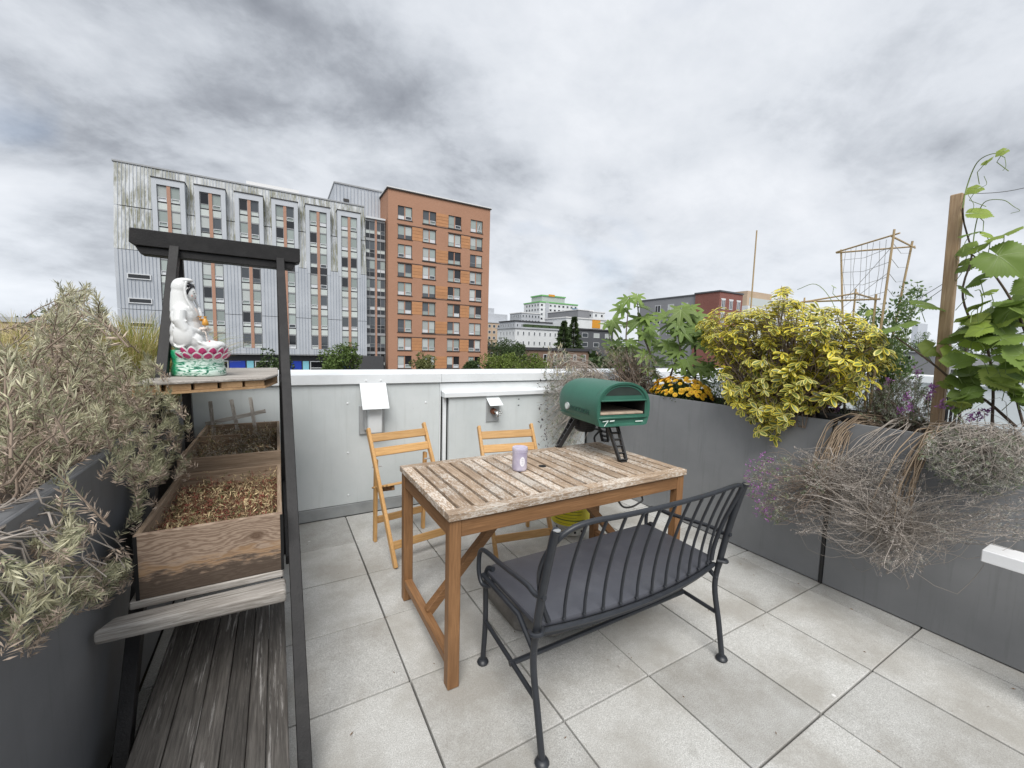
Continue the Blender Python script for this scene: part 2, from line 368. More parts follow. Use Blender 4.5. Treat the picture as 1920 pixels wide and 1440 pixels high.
# ------------------------------------------------------------------ terrace floor
GZ = -6.0
g_ = MB(); g_.box(-1500, 1500, -600, 2500, GZ-.5, GZ)
pm('ground_mat', (.07, .075, .06), .9, .3, .02, space='pos', col2=(.10, .10, .095))
tag(g_.build('ground', 'ground_mat'), 'flat city ground far below the terrace', kind='structure')
BY, RX, LX = 3.441, 2.878, -.505          # back wall, right planter, left planter faces
tf = tag(MB().box(-1.6, 3.7, -1.6, 3.9, -.30, -.034).build('terrace_floor', 'joint'), 'pale concrete paver terrace floor', kind='structure')
xs = [-.505] + [.91272+j*TILE for j in range(-3, 5)] + [RX+.02]
ys = [1.12189-i*TILE for i in range(5, -5, -1)] + [3.438]
proto = {}
for i in range(len(xs)-1):
    for j in range(len(ys)-1):
        w, d = xs[i+1]-xs[i]-.007, ys[j+1]-ys[j]-.007
        key = (round(w, 3), round(d, 3))
        if key not in proto:
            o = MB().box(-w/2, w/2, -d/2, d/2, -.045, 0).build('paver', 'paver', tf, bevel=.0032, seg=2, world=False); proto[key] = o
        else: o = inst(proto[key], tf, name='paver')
        o.location = ((xs[i]+xs[i+1])/2+random.uniform(-.0012, .0012), (ys[j]+ys[j+1])/2+random.uniform(-.0012, .0012), random.uniform(-.0035, 0))
        o.rotation_euler = (random.uniform(-.002, .002), random.uniform(-.002, .002), random.uniform(-.0025, .0025))

# ------------------------------------------------------------------ back parapet with service box
pw = thing('parapet_wall', 'light grey metal-clad parapet wall with white cap behind the chairs', 'wall', (1.2, BY, 0))
MB().box(-2.4, 7.2, BY+.03, BY+.33, -1, 1.07).build('core', 'curb_grey', pw)
XS = 1.258
for a, b in ((-2.4, -.98), (-.976, .03), (.034, XS-.012)):
    MB().box(a, b, BY, BY+.028, .098, 1.078).build('panel', 'parapet_panel', pw, bevel=.002)
MB().box(-2.4, XS, BY-.005, BY+.028, 0, .094).build('curb', 'curb_grey', pw, bevel=.003)
for a, b in ((-2.4, XS-.003), (XS, 2.9), (2.903, 7.2)):
    MB().prism([(BY-.02, 1.076), (BY-.02, 1.148), (BY+.355, 1.168), (BY+.355, 1.076), (BY+.345, 1.076), (BY+.345, 1.155), (BY-.012, 1.137), (BY-.012, 1.076)], 'x', a, b).build('cap', 'cap_white', pw)
MB().box(XS-.011, XS-.002, BY-.004, BY+.02, .1, 1.074).build('trim', 'white_metal', pw)
MB().box(XS, 7.2, BY+.005, BY+.028, .99, 1.074).build('fascia', 'parapet_panel', pw)
MB().box(XS, 7.2, BY-.001, BY+.0045, 1.0, 1.064).build('fascia_plate', 'white_metal', pw)
sb = thing('service_box', 'light grey boxed-out service panel with its own white ledge below the parapet cap', 'wall box', (2, BY, 0))
MB().box(1.315, RX, BY-.06, BY+.004, .06, .948).build('panel', 'parapet_panel', sb, bevel=.002)
MB().box(XS+.012, 1.300, BY-.03, BY+.004, .0, .948).build('trim', 'cap_white', sb, bevel=.002)
MB().box(1.3002, 1.3148, BY-.02, BY+.004, .0, .948).build('joint', 'gap_black', sb)
MB().box(XS+.0005, XS+.0115, BY-.006, BY+.004, .0, .948).build('joint', 'gap_black', sb)
MB().prism([(BY-.085, .945), (BY-.085, .985), (BY+.002, 1.0), (BY+.002, .945)], 'x', XS+.004, RX).build('ledge', 'cap_white', sb, bevel=.002)
MB().box(1.315, RX, BY-.066, BY, 0, .057).build('curb', 'curb_grey', sb)
for x, z in ((2.03, .9), (2.03, .84)):
    MB().box(x-.008, x+.008, BY-.062, BY-.056, z-.004, z+.004).build('slot', 'gap_black', sb)
# rivets
riv = MB().lathe([(.009, 0), (.008, .003), (.004, .005)], 10).build('rivet', 'white_metal', pw, world=False, smooth=True)
rp = [(q[0], BY-.020, q[1]) for q in ((.62, 1.10), (.735, 1.10), (.07, 1.1))] + [(x, BY, z) for x, z in ((.48, .92), (.48, .52), (.48, .17), (1.12, .9), (1.12, .5))]
for i, p in enumerate(rp):
    o = riv if i == 0 else inst(riv, pw)
    o.location = Vector(p)-ORG[pw.name]; o.rotation_euler = (R_(90), 0, 0)
# outlet box under a rain hood
vb = thing('outlet_box', 'grey electrical outlet box under a sloping white rain hood', 'outlet box', (.66, BY, .68))
MB().box(.565, .765, BY-.02, BY, .665, .90).build('back_plate', 'galv', vb, bevel=.004)
MB().box(.60, .628, BY-.045, BY-.02, .70, .87).build('switch_cover', 'galv', vb, bevel=.005)
MB().box(.622, .735, BY-.085, BY-.02, .675, .88).build('cover', 'white_metal', vb, bevel=.015, seg=3, smooth=True)
hood = MB().beam((.672, BY-.022, 1.078), (.672, BY-.15, .885), .205, .004, (0, -1, 1)).build('hood', 'white_metal', vb, bevel=.001)
MB().lathe([(.006, 0), (.005, .003)], 8, (.672, BY-.083, .975)).build('rivet', 'white_metal', vb)
hb = thing('hose_tap', 'brass and chrome hose tap on a square plate under a small hood', 'tap', (1.75, BY-.06, .7))
y0 = BY-.06
MB().box(1.676, 1.812, y0-.012, y0, .70, .90).build('plate', 'galv', hb, bevel=.004)
MB().beam((1.742, y0, .930), (1.742, y0-.095, .862), .135, .003, (0, -1, 1)).build('hood', 'white_metal', hb)
MB().tube([(1.745, y0-.012, .80), (1.745, y0-.05, .80)], [.03, .026], 12).build('flange', 'brass', hb, smooth=True)
MB().tube(curve([(1.745, y0-.05, .80), (1.745, y0-.075, .80), (1.75, y0-.095, .78), (1.75, y0-.097, .755)], 10), [.013]*10+[.015], 10).build('spout', 'chrome', hb, smooth=True)
hd = MB()
for k in range(5):
    t = k*2*math.pi/5; hd.ball((1.772+.02*math.cos(t), y0-.09, .792+.02*math.sin(t)), .008, 8, 5)
hd.tube([(1.75, y0-.07, .795), (1.772, y0-.092, .792)], .006, 8)
hd.build('handle', 'chrome', hb, smooth=True)

# ------------------------------------------------------------------ planters
pr_ = thing('planter_box', 'long mid-grey metal planter along the right edge, lavender hanging over it', 'planter', (RX, 1.5, 0))
JY = at(1537, 1090, X=RX).y
for k, (a, b) in enumerate(((JY+.011, BY-.09), (-1.0, JY-.011))):
    MB().box(RX, RX+.012, a, b, .004, 1.012).build('panel', 'planter_grey', pr_, bevel=.003)
    MB().box(RX+.0125, RX+.045, a, b, .994, 1.008).build('rim', 'planter_grey', pr_, bevel=.002)
MB().box(RX+.014, RX+.03, JY-.03, JY+.03, 0, .99).build('backing', 'gap_black', pr_)
MB().tube([(RX+.004, JY, .002), (RX+.004, JY, .995)], .0095, 8).build('joint_seal', 'rubber', pr_, smooth=True)
MB().box(RX+.5, RX+.512, -1.0, BY-.09, .0, 1.006).build('rear_panel', 'planter_grey', pr_)
MB().box(RX+.47, RX+.499, -1.0, BY-.09, .99, 1.008).build('rim', 'planter_grey', pr_)
MB().box(RX+.013, RX+.499, BY-.102, BY-.09, .0, 1.0).build('end_panel', 'planter_grey', pr_)
MB().box(RX+.032, RX+.49, -.98, BY-.11, .6, .945).build('soil', 'soil', pr_)
pl = thing('planter_box', 'dark grey metal planter on the left, overgrown with rosemary', 'planter', (LX, 1.2, 0))
for a, b in ((-1.0, .985), (1.0, BY-.02)):
    MB().box(LX-.012, LX, a, b, .004, 1.0).build('panel', 'planter_dark', pl, bevel=.003)
    MB().box(LX-.05, LX-.0125, a, b, .984, .997).build('rim', 'planter_dark', pl, bevel=.002)
MB().box(LX-.03, LX-.014, .95, 1.03, 0, .99).build('backing', 'gap_black', pl)
MB().box(LX-.75, LX-.738, -1.0, BY-.02, .0, .998).build('rear_panel', 'planter_dark', pl)
MB().box(LX-.736, LX-.032, -.99, BY-.03, .6, .93).build('soil', 'soil', pl)
# black pots standing in the right planter
def pot(name, label, c, r, h, n=20):
    t = thing(name, label, 'pot', c, group='black pots in the right planter')
    MB().lathe([(r*.82, 0), (r, h), (r*1.06, h), (r*1.06, h+.015), (r*.97, h+.015), (r*.95, h-.02)], n, c, caps=False).build('body', 'black_plastic', t, smooth=50)
    MB().lathe([(r*.955, h-.03), (.01, h-.022)], n, c).build('soil', 'soil', t)
p = at(1310, 742, X=3.06); pot('plant_pot', 'black plastic pot rim beside the yellow flowers', (p.x, p.y, .95), .13, .085)
p = at(1585, 775, X=3.05); pot('plant_pot', 'wide black pot rim under the right side of the variegated bush', (p.x, p.y, .95), .17, .09)
# neighbour's parapet further right
nw = thing('neighbour_parapet', 'white-capped pale parapet of the next roof terrace beyond the planter', 'wall', (6.9, 2, -3))
MB().box(6.9, 7.15, -4, BY-.1, -3, 1.09).build('wall', 'neighbour_wall', nw)
MB().box(6.87, 7.18, -4, BY-.1, 1.092, 1.19).build('cap', 'cap_white', nw, bevel=.01)
tag(MB().box(3.75, 6.88, -4, BY, -.3, -.03).build('neighbour_terrace', 'curb_grey'), 'grey floor of the next terrace', kind='structure')
rl = thing('railing', 'short black metal railing on the next terrace behind the wooden stake', 'railing', (6.2, 1.5, 0))
a, b = at(1770, 748, X=5.6), at(1803, 749, X=5.6)
for k in range(5):
    q = a.lerp(b, k/4); MB().tube([(q.x, q.y, 0), (q.x, q.y, q.z)], .011, 6).build('baluster', 'black_paint', rl)
MB().beam(a+Vector((0, .05, .01)), b-Vector((0, .05, -.01)), .03, .02).build('top_rail', 'black_paint', rl)
# ------------------------------------------------------------------ dining table
TZ = .745; tx0, tx1, ty0, ty1 = .565, 1.972, 1.44, 2.172
tb = thing('dining_table', 'weathered slatted wooden table with peeling white finish and braced legs', 'table', (1.27, 1.8, 0))
n = 21; pitch = (tx1-tx0-.056)/(n-1)
for k in range(n):
    x = tx0+k*pitch
    if k == 10: x -= .001
    w = .0555 if k not in (0, n-1) else .056
    MB().box(x, x+w-.0035, ty0+.054, ty1-.054, TZ-.030, TZ-random.uniform(0, .0012)).build('slat', 'slat_y', tb, bevel=.002)
xm = tx0+10.42*pitch
for y in (ty0, ty1-.052):
    for a, b in ((tx0, xm-.002), (xm+.002, tx1)):
        MB().box(a, b, y, y+.052, TZ-.031, TZ).build('rail', 'slat_x', tb, bevel=.002)
L0, L1, M0, M1 = tx0+.008, tx1-.008, ty0+.01, ty1-.01
for y in (M0+.004, M1-.026):
    MB().box(L0+.05, L1-.05, y, y+.022, TZ-.106, TZ-.0315).build('apron', 'teak_x', tb, bevel=.002)
for x in (L0+.004, L1-.026):
    MB().box(x, x+.022, M0+.048, M1-.048, TZ-.106, TZ-.0315).build('apron', 'teak_y', tb, bevel=.002)
for x in (L0, L1-.05):
    for y in (M0, M1-.048): MB().box(x, x+.05, y, y+.048, 0, TZ-.0315).build('leg', 'teak_z', tb, bevel=.003)
MB().box(L0+.05, L1-.05, 1.79, 1.83, TZ-.095, TZ-.0305).build('center_beam', 'teak_x', tb, bevel=.002)
for x, s in ((L0+.004, 1), (L1-.044, -1)):
    MB().box(x, x+.04, M0+.048, M1-.048, .085, .122).build('stretcher', 'teak_y', tb, bevel=.002)
    MB().beam((x+.02+s*.012, 1.81, .118), (x+.02+s*.52, 1.81, TZ-.096), .042, .04, (0, 0, 1)).build('brace', 'teak_x', tb, bevel=.002)
hole = at(1017, 874, z=TZ)
MB().lathe([(.022, 0), (.022, .0012), (.018, .0014)], 20, (hole.x, hole.y, TZ+.0001)).build('parasol_hole', 'gap_black', tb)
# ------------------------------------------------------------------ folding chairs
def make_chair(label, loc, rz):
    t = thing('folding_chair', label, 'chair', loc, rz, 'wooden folding chairs')
    A = dict(parent=t, world=False, bevel=.003)
    for s in (-1, 1):
        x = s*.212
        MB().beam((x, -.235, 0), (x, .245, .805), .022, .036, (0, -1, 0)).build('long_leg', 'oak_z', **A)
        MB().beam((x-s*.026, .19, 0), (x-s*.026, .165, .60), .022, .034, (0, -1, 0)).build('rear_leg', 'oak_z', **A)
        MB().beam((x-s*.05, .185, .375), (x-s*.05, -.075, .465), .02, .035).build('seat_rail', 'teak_y', **A)
        MB().tube([(x-s*.05, .125, .56), (x+s*.014, .125, .56)], .006, 8).build('hinge_pin', 'galv', t, world=False)
    for z0 in (.715, .625):
        y0 = -.235+.48*z0/.805; MB().beam((-.202, y0+.012, z0+.028), (.202, y0+.012, z0+.028), .016, .058, (0, .5, 1)).build('back_slat', 'oak_x', **A)
    for k in range(5):
        f = k/4; MB().beam((-.205, .18-.25*f, .396+.0865*f), (.205, .18-.25*f, .396+.0865*f), .042, .013, (0, .33, 1)).build('seat_slat', 'oak_x', **A)
    y0 = -.235+.48*.115/.805; MB().beam((-.201, y0, .115), (.201, y0, .115), .018, .05, (0, .3, 1)).build('front_stretcher', 'oak_x', **A)
    MB().beam((-.175, .186, .155), (.175, .186, .155), .018, .05).build('rear_stretcher', 'oak_x', **A)
    return t
make_chair('golden wooden folding chair left of the candle, turned slightly away', (.792, 2.735, 0), R_(9))
make_chair('golden wooden folding chair behind the candle, beside the hose tap', (1.468, 2.455, 0), R_(-9))

# ------------------------------------------------------------------ metal bench
bn = thing('garden_bench', 'dark charcoal metal garden bench with spindle back and scrolled arms', 'bench', (1.25, 1.27, 0))
SZ = .452
def bow(x): u = (x-1.25)/.5; return .055*(1-u*u)
sp = [(.775+.965*k/20, 1.105-bow(.775+.965*k/20)) for k in range(21)]
sp += [(1.745, 1.13), (1.752, 1.47), (1.735, 1.505), (1.70, 1.515), (.80, 1.515), (.768, 1.505), (.755, 1.47), (.76, 1.13)]
MB().prism(sp, 'z', SZ-.022, SZ).build('seat', 'bench_seat', bn, bevel=.006, seg=2, smooth=35)
T = dict(parent=bn, smooth=True)
rim = [(x, y-.006, SZ-.03) for x, y in sp[:21]]
MB().tube(rim, .010, 8).build('seat_rail', 'bench_metal', **T)
MB().prism([(x, y) for x, y in sp[:21]]+[(x, y+.006) for x, y in sp[:21]][::-1], 'z', SZ-.056, SZ-.024).build('seat_skirt', 'bench_metal', bn)
lp = {}
for s, x0, x1 in ((-1, .747, .742), (1, 1.738, 1.752)):
    pts = curve([(x0, 1.026, .012), (x0+.004*s, 1.055, .16), (x0+.006*s, 1.088, .32), (x1, 1.075, .46), (x1, 1.045, .62), (x1, 1.0, .80), (x1, .985, .835)], 30)
    MB().tube(pts, [.0122]*14+[.0145]*(len(pts)-14), 12).build('rear_post', 'bench_metal', **T)
    MB().lathe([(.013, 0), (.013, .003), (.006, .004)], 12, (x1, .985, .834)).build('post_cap', 'chrome', **T)
    xf = x0+.018; pf = curve([(xf, 1.521, .012), (xf-.004*s, 1.512, .2), (xf, 1.508, .38), (xf, 1.492, .45), (xf-.01*s, 1.46, .462)], 18)
    MB().tube(pf, .0115, 10).build('front_leg', 'bench_metal', **T)
    for x, y in ((x0, 1.026), (xf, 1.521)): MB().lathe([(.024, 0), (.026, .006), (.022, .014), (.012, .02)], 16, (x, y, 0)).build('foot', 'bench_metal', **T)
    MB().tube([(x0+.004*s, 1.062, .2), (xf-.004*s, 1.512, .2)], .0095, 8).build('side_stretcher', 'bench_metal', **T)
    MB().tube([(x0+.006*s, 1.08, .36), (x0, 1.2, .425), (x0, 1.5, .425)], .0105, 8).build('seat_bearer', 'bench_metal', **T)
    xa = x0-s*.004+s*.018
    arm = curve([(x1, 1.035, .585), (xa, 1.08, .578), (xa, 1.14, .583), (xa, 1.33, .563), (xa, 1.45, .555), (xa, 1.50, .535), (xa, 1.515, .485), (xa, 1.51, .43), (xa-.004*s, 1.485, .395), (xa-.02*s, 1.45, .40), (xa-.035*s, 1.44, .43)], 44)
    MB().tube(arm, .0098, 10).build('armrest', 'bench_metal', **T)
    MB().tube(curve([(x1-s*.022, 1.075, .45), (x1, 1.048, .45), (x1+s*.024, 1.062, .446), (x1+s*.02, 1.09, .442)], 12), .008, 8).build('clamp', 'bench_metal', **T)
    lp[s] = (x0+.004*s, x1)
MB().tube([(lp[-1][0], 1.25, .2), (lp[1][0], 1.25, .2)], .0105, 8).build('cross_stretcher', 'bench_metal', **T)
TZB = .838
def back(x, z):          # the back leans away from the seat as it rises
    f = max(0.0, (z-SZ)/(TZB-SZ)); return 1.10-bow(x)*(1-.35*f) - .105*f**1.3
hoop = [(.80, back(.80, SZ), SZ), (.775, 1.095, .52), (.735, 1.06, .66), (.745, 1.02, .76), (.80, .995, .82)]
hoop += [(x, back(x, TZB)+.004, TZB) for x in np.linspace(.88, 1.66, 9)] + [(1.72, .993, .832), (1.735, 1.0, .80), (1.728, 1.06, .64), (1.722, 1.09, .52), (1.71, back(1.71, SZ), SZ)]
MB().tube(curve(hoop, 80), .0095, 10).build('back_hoop', 'bench_metal', **T)
for k in range(11):
    f = (k+.7)/11.4; x = .80+.92*f
    MB().tube([(x, back(x, z)-.003+.01*math.sin((z-SZ)/(TZB-SZ)*3.14), z) for z in np.linspace(SZ-.004, TZB, 8)], .0058, 8).build('spindle', 'bench_metal', **T)
    MB().ball((x, back(x, SZ)-.003, SZ+.002), .0078, 8, 5).build('spindle_collar', 'bench_metal', **T)
# ------------------------------------------------------------------ parasol base
pb = thing('parasol_base', 'low grey-brown cast parasol base with cut corners under the table', 'parasol base', (1.27, 1.79, 0))
def octo(cx, cy, a, b): return [(cx+x, cy+y) for x, y in ((a-b, -a), (a, -a+b), (a, a-b), (a-b, a), (-a+b, a), (-a, a-b), (-a, -a+b), (-a+b, -a))]
bx_, by_ = 1.275, 1.775
def loft(rings, name, mat, par, **k):
    mb = MB(); n = len(rings[0][0]); vs = [(x, y, z) for poly, z in rings for x, y in poly]
    fs = [(i*n+j, i*n+(j+1) % n, (i+1)*n+(j+1) % n, (i+1)*n+j) for i in range(len(rings)-1) for j in range(n)]
    fs += [tuple(range(n))[::-1], tuple(range((len(rings)-1)*n, len(rings)*n))]
    return mb.add(vs, fs).build(name, mat, par, **k)
loft([(octo(bx_, by_, .295, .14), .018), (octo(bx_, by_, .30, .14), .06), (octo(bx_, by_, .275, .13), .10), (octo(bx_, by_, .25, .12), .105)], 'body', 'base_stone', pb, bevel=.005)
for sx in (-1, 1):
    for sy in (-1, 1): MB().box(bx_+sx*.17-.05, bx_+sx*.17+.05, by_+sy*.17-.05, by_+sy*.17+.05, 0, .02).build('foot', 'base_stone', pb)
MB().lathe([(.045, 0), (.04, .05), (.03, .06), (.03, .16), (.026, .16), (.026, .1)], 18, (bx_, by_, .103), caps=False).build('socket', 'base_stone', pb, smooth=40)
# ------------------------------------------------------------------ candle
cp = at(974, 881, z=TZ)
pm('candle_wax', (.40, .36, .50), .25, .12, 14, col2=(.60, .57, .66), spec=.5); pm('candle_label', (.75, .74, .78), .6, .02)
pm('label_print', (.45, .44, .5), .6, .02)
cn = thing('candle', 'lilac glass jar candle with an oval white label on the table', 'candle', (cp.x, cp.y, TZ))
MB().lathe([(.034, 0), (.0385, .004), (.040, .012), (.040, .098), (.0405, .104)], 32, (cp.x, cp.y, TZ)).build('jar', 'candle_wax', cn, smooth=50)
MB().lathe([(.0405, .104), (.042, .108), (.042, .121), (.040, .126), (.034, .127), (.03, .124)], 32, (cp.x, cp.y, TZ)).build('lid', 'candle_wax', cn, smooth=50)
MB().lathe([(.041, .1), (.0422, .102), (.041, .1045)], 32, (cp.x, cp.y, TZ), caps=False).build('rim', 'candle_wax', cn, smooth=True)
def oval(r, h, zc, a0, rad, name, mat, z_scale=1):
    mb = MB(); vs = [(cp.x+rad*math.sin(a0), cp.y-rad*math.cos(a0), TZ+zc)]
    for k in range(24):
        t = 2*math.pi*k/24; a = a0+r*math.cos(t); vs.append((cp.x+rad*math.sin(a), cp.y-rad*math.cos(a), TZ+zc+h*math.sin(t)))
    mb.add(vs, [(0, 1+k, 1+(k+1) % 24) for k in range(24)]); return mb.build(name, mat, cn)
oval(.36, .026, .055, -.18, .0407, 'label', 'candle_label')
for dz in (.012, .002, -.006, -.012): oval(.16, .0012, .055+dz, -.18, .0411, 'print_line', 'label_print')
# ------------------------------------------------------------------ pizza oven
pm('oven_green', (.030, .118, .082), .48, .10, 5, bump=.12, bscale=300, dirt=(.06, .15, .115), dirt_amt=.3, dscale=6)
pm('oven_soot', (.018, .03, .024), .7, .3, 12); pm('oven_inside', (.012, .011, .01), .8, .3); pm('pizza_stone', (.42, .33, .25), .85, .2, 14)
pm('oven_print', (.62, .70, .66), .5, .02); pm('oven_dark_print', (.012, .05, .036), .5, .02)
ov = thing('pizza_oven', 'green dome-shaped portable pizza oven on three black folding legs on the table', 'pizza oven', (1.80, 1.98, TZ), R_(-7))
W2, Z0, ZT = .193, .205, .467          # half width, underside and crown above the table
def arch(k, yoff=0, n=22, zlo=Z0, hw=W2, zt=ZT):
    hw *= k; zc = zlo+(zt-zlo)*.40; pts = []
    pts.append((-hw*.80, zlo)); pts.append((-hw*.90, zlo+.006)); pts.append((-hw*.985, zlo+.06))
    for i in range(n+1):
        t = math.pi*(1-i/n); pts.append((hw*math.copysign(abs(math.cos(t))**.9, math.cos(t)), zc+(zt-zc)*math.sin(t)**.86))
    pts += [(hw*.985, zlo+.06), (hw*.90, zlo+.006), (hw*.80, zlo)]
    return pts
def loftY(rings, name, mat, par, caps=(1, 1), **kw):
    n = len(rings[0][0]); vs = [(x, y, z) for poly, y in rings for x, z in poly]; mb = MB()
    fs = [(i*n+j, i*n+(j+1) % n, (i+1)*n+(j+1) % n, (i+1)*n+j) for i in range(len(rings)-1) for j in range(n)]
    if caps[0]: fs.append(tuple(range(n))[::-1])
    if caps[1]: fs.append(tuple(range((len(rings)-1)*n, len(rings)*n)))
    return mb.add(vs, fs).build(name, mat, par, world=False, **kw)
yf, yb = -.245, .255
def sc(p, k, zc=.33): return [(x*k, zc+(z-zc)*k) for x, z in p]
A1 = arch(1)
loftY([(sc(A1, .965), yf+.02), (sc(A1, .975), yf+.05), (sc(A1, .965), yb-.12), (sc(A1, .94), yb-.06), (sc(A1, .85), yb-.015), (sc(A1, .70), yb)], 'shell', 'oven_green', ov, caps=(0, 1), smooth=50)
loftY([(sc(A1, .86), yf+.012), (sc(A1, .90), yf+.002), (sc(A1, .985), yf), (sc(A1, 1.0), yf+.012), (sc(A1, 1.0), yf+.035), (sc(A1, .96), yf+.045)], 'front_rim', 'oven_green', ov, caps=(0, 0), smooth=35)
# face plate with the mouth cut out of it
zm0, zm1, hm = Z0+.068, Z0+.150, .160
def facez(x): return None
mb = MB(); inner = sc(A1, .87); cx = [p[0] for p in inner]
top = [p for p in inner if p[1] > zm1-.002]; low = [p for p in inner if p[1] < zm0]
mb.add([(x, yf+.011, z) for x, z in ([(-hm-.008, zm1)]+[p for p in inner if p[1] > zm1 and p[0] < 0]+[p for p in inner if p[1] > zm1 and p[0] >= 0]+[(hm+.008, zm1)])], [tuple(range(2+len([p for p in inner if p[1] > zm1])))])
L_ = [p for p in inner if p[0] < 0 and p[1] <= zm1+.001]; Rr = [p for p in inner if p[0] > 0 and p[1] <= zm1+.001]
bot = Rr+[]; low_poly = [(hm, zm0), (-hm, zm0)] + sorted([p for p in L_ if p[1] <= zm0+.001], key=lambda p: -p[1]) + sorted([p for p in Rr if p[1] <= zm0+.001], key=lambda p: p[1])
mb.add([(x, yf+.011, z) for x, z in low_poly], [tuple(range(len(low_poly)))])
for s in (-1, 1):
    e = sorted([p for p in inner if p[0]*s > 0 and zm0-.02 < p[1] < zm1+.02], key=lambda p: p[1])
    poly = [(s*hm, zm0), (s*hm, zm1)] + [p for p in e[::-1]]
    mb.add([(x, yf+.0112, z) for x, z in poly], [tuple(range(len(poly)))])
mb.build('face_plate', 'oven_green', ov, world=False)
mb = MB()                                  # mouth lining, open to the front
mb.add([(-hm, yf+.011, zm0), (hm, yf+.011, zm0), (hm, yf+.011, zm1), (-hm, yf+.011, zm1), (-hm, yb-.08, zm0), (hm, yb-.08, zm0), (hm, yb-.08, zm1+.03), (-hm, yb-.08, zm1+.03)],
       [(0, 4, 7, 3), (1, 2, 6, 5), (4, 5, 6, 7), (3, 7, 6, 2), (0, 1, 5, 4)])
mb.build('chamber', 'oven_inside', ov, world=False)
MB().box(-hm+.006, hm-.006, yf+.016, yb-.1, zm0+.001, zm0+.014).build('baking_stone', 'pizza_stone', ov, world=False, bevel=.002)
MB().box(-hm-.004, hm+.004, yf-.002, yf+.012, zm1-.001, zm1+.008).build('mouth_lip', 'oven_green', ov, world=False, bevel=.003)
for z in (zm0-.022,): MB().box(-.176, .176, yf-.003, yf+.012, z, z+.013).build('face_rib', 'oven_green', ov, world=False, bevel=.004, smooth=True)
mb = MB(); ins = [p for p in sc(A1, .80) if p[1] > zm1+.02]
mb.add([(x, yf+.0095, z) for x, z in ins], [tuple(range(len(ins)))]); mb.build('soot_patch', 'oven_soot', ov, world=False)
mb = MB(); ins = [p for p in sc(A1, .83) if p[1] > zm1+.012]; ins2 = [(x*.985, z-.003) for x, z in ins]
nn = len(ins); mb.add([(x, yf+.006, z) for x, z in ins]+[(x, yf+.006, z) for x, z in ins2], [(i, i+1, nn+i+1, nn+i) for i in range(nn-1)]); mb.build('face_groove', 'oven_green', ov, world=False)
# badge, embossed name, small front marks
MB().tube([(-W2*.965, yb-.165, Z0+.082), (-W2*.965-.008, yb-.165, Z0+.082)], [.024, .023], 20).build('badge', 'galv', ov, world=False, smooth=40)
MB().tube([(-W2*.965-.006, yb-.165, Z0+.082), (-W2*.965-.0085, yb-.165, Z0+.082)], [.017, .017], 20).build('badge_disc', 'oven_print', ov, world=False)
MB().beam((-.172, yf+.05, Z0+.030), (-.178, yb-.06, Z0+.036), .006, .004).build('seam_rib', 'oven_green', ov, world=False)
def text(body, size, par, mat, M, depth=.0006, name='lettering'):
    c = bpy.data.curves.new(name, 'FONT'); c.body = body; c.size = size; c.extrude = depth; c.align_x = 'LEFT'
    o = bpy.data.objects.new('tmp', c); COL.objects.link(o); bpy.context.view_layer.update()
    me = bpy.data.meshes.new_from_object(o.evaluated_get(bpy.context.evaluated_depsgraph_get())); bpy.data.objects.remove(o)
    me.name = name; me.transform(M); me.materials.clear(); me.materials.append(MATS[mat])
    q = bpy.data.objects.new(name, me); COL.objects.link(q); q.parent = par; ORG[q.name] = ORG[par.name]; return q
def axes(x, y, o): 
    x, y = Vector(x).normalized(), Vector(y).normalized(); z = x.cross(y); M = Matrix.Identity(4)
    for i in range(3): M[i][0] = x[i]; M[i][1] = y[i]; M[i][2] = z[i]; M[i][3] = o[i]
    return M
text('ROCCBOX', .043, ov, 'oven_dark_print', axes((0, -1, 0), (.10, 0, 1), (-W2*.985-.0005, yb-.205, Z0+.062)), .0012, 'embossed_name')
MB().box(.085, .14, yf-.0015, yf, Z0+.024, Z0+.030).build('front_mark', 'oven_print', ov, world=False)
mk = MB(); mk.beam((-.150, yf-.001, Z0+.034), (-.110, yf-.001, Z0+.038), .002, .004); mk.beam((-.112, yf-.001, Z0+.037), (-.138, yf-.001, Z0+.006), .002, .004); mk.beam((-.1, yf-.001, Z0+.035), (-.068, yf-.001, Z0+.037), .002, .007)
mk.build('scratch_mark', 'oven_print', ov, world=False)
# burner housing below, legs
MB().lathe([(.055, 0), (.068, .012), (.07, .03), (.07, .125), (.05, .13)], 24, (-.03, .115, Z0-.095)).build('burner_housing', 'black_plastic', ov, world=False, smooth=40)
for k in range(5): MB().lathe([(.0715, 0), (.073, .003), (.0715, .006)], 24, (-.03, .115, Z0-.08+k*.014), caps=False).build('cooling_fin', 'black_plastic', ov, world=False)
inv = Matrix.Rotation(R_(7), 3, 'Z')
def leg(top, foot, wide=False):
    t = Vector(top); f = Vector(foot); d = (f-t).normalized(); side = Vector((0, 0, 1)).cross(d).normalized(); fr = d.cross(side)
    lg = MB(); w0, w1 = .034, .022
    for s in (-1, 1):
        lg.beam(t+side*s*w0, f+side*s*w1, .012, .026, fr)
    for k in range(7):
        q = k/6*.96+.02; c = t.lerp(f, q); w = w0+(w1-w0)*q; lg.beam(c-side*w, c+side*w, .008, .02 if k not in (0, 6) else .026, fr)
    o = lg.build('leg', 'black_plastic', ov, world=False, bevel=.0015)
    MB().box(f.x-.02, f.x+.02, f.y-.012, f.y+.012, 0, .008).build('foot', 'rubber', ov, world=False)
def loc(p): v = Vector((p.x-1.80, p.y-1.98, 0)); return inv @ v
f1, f2, f3 = loc(at(1047, 838, z=TZ)), loc(at(1168, 866, z=TZ)), loc(at(1135, 828, z=TZ))
leg((-.085, .13, Z0+.02), (f1.x, f1.y, .006)); leg((.0, -.12, Z0+.02), (f2.x, f2.y, .006)); leg((.10, .13, Z0+.02), (f3.x, f3.y, .006))
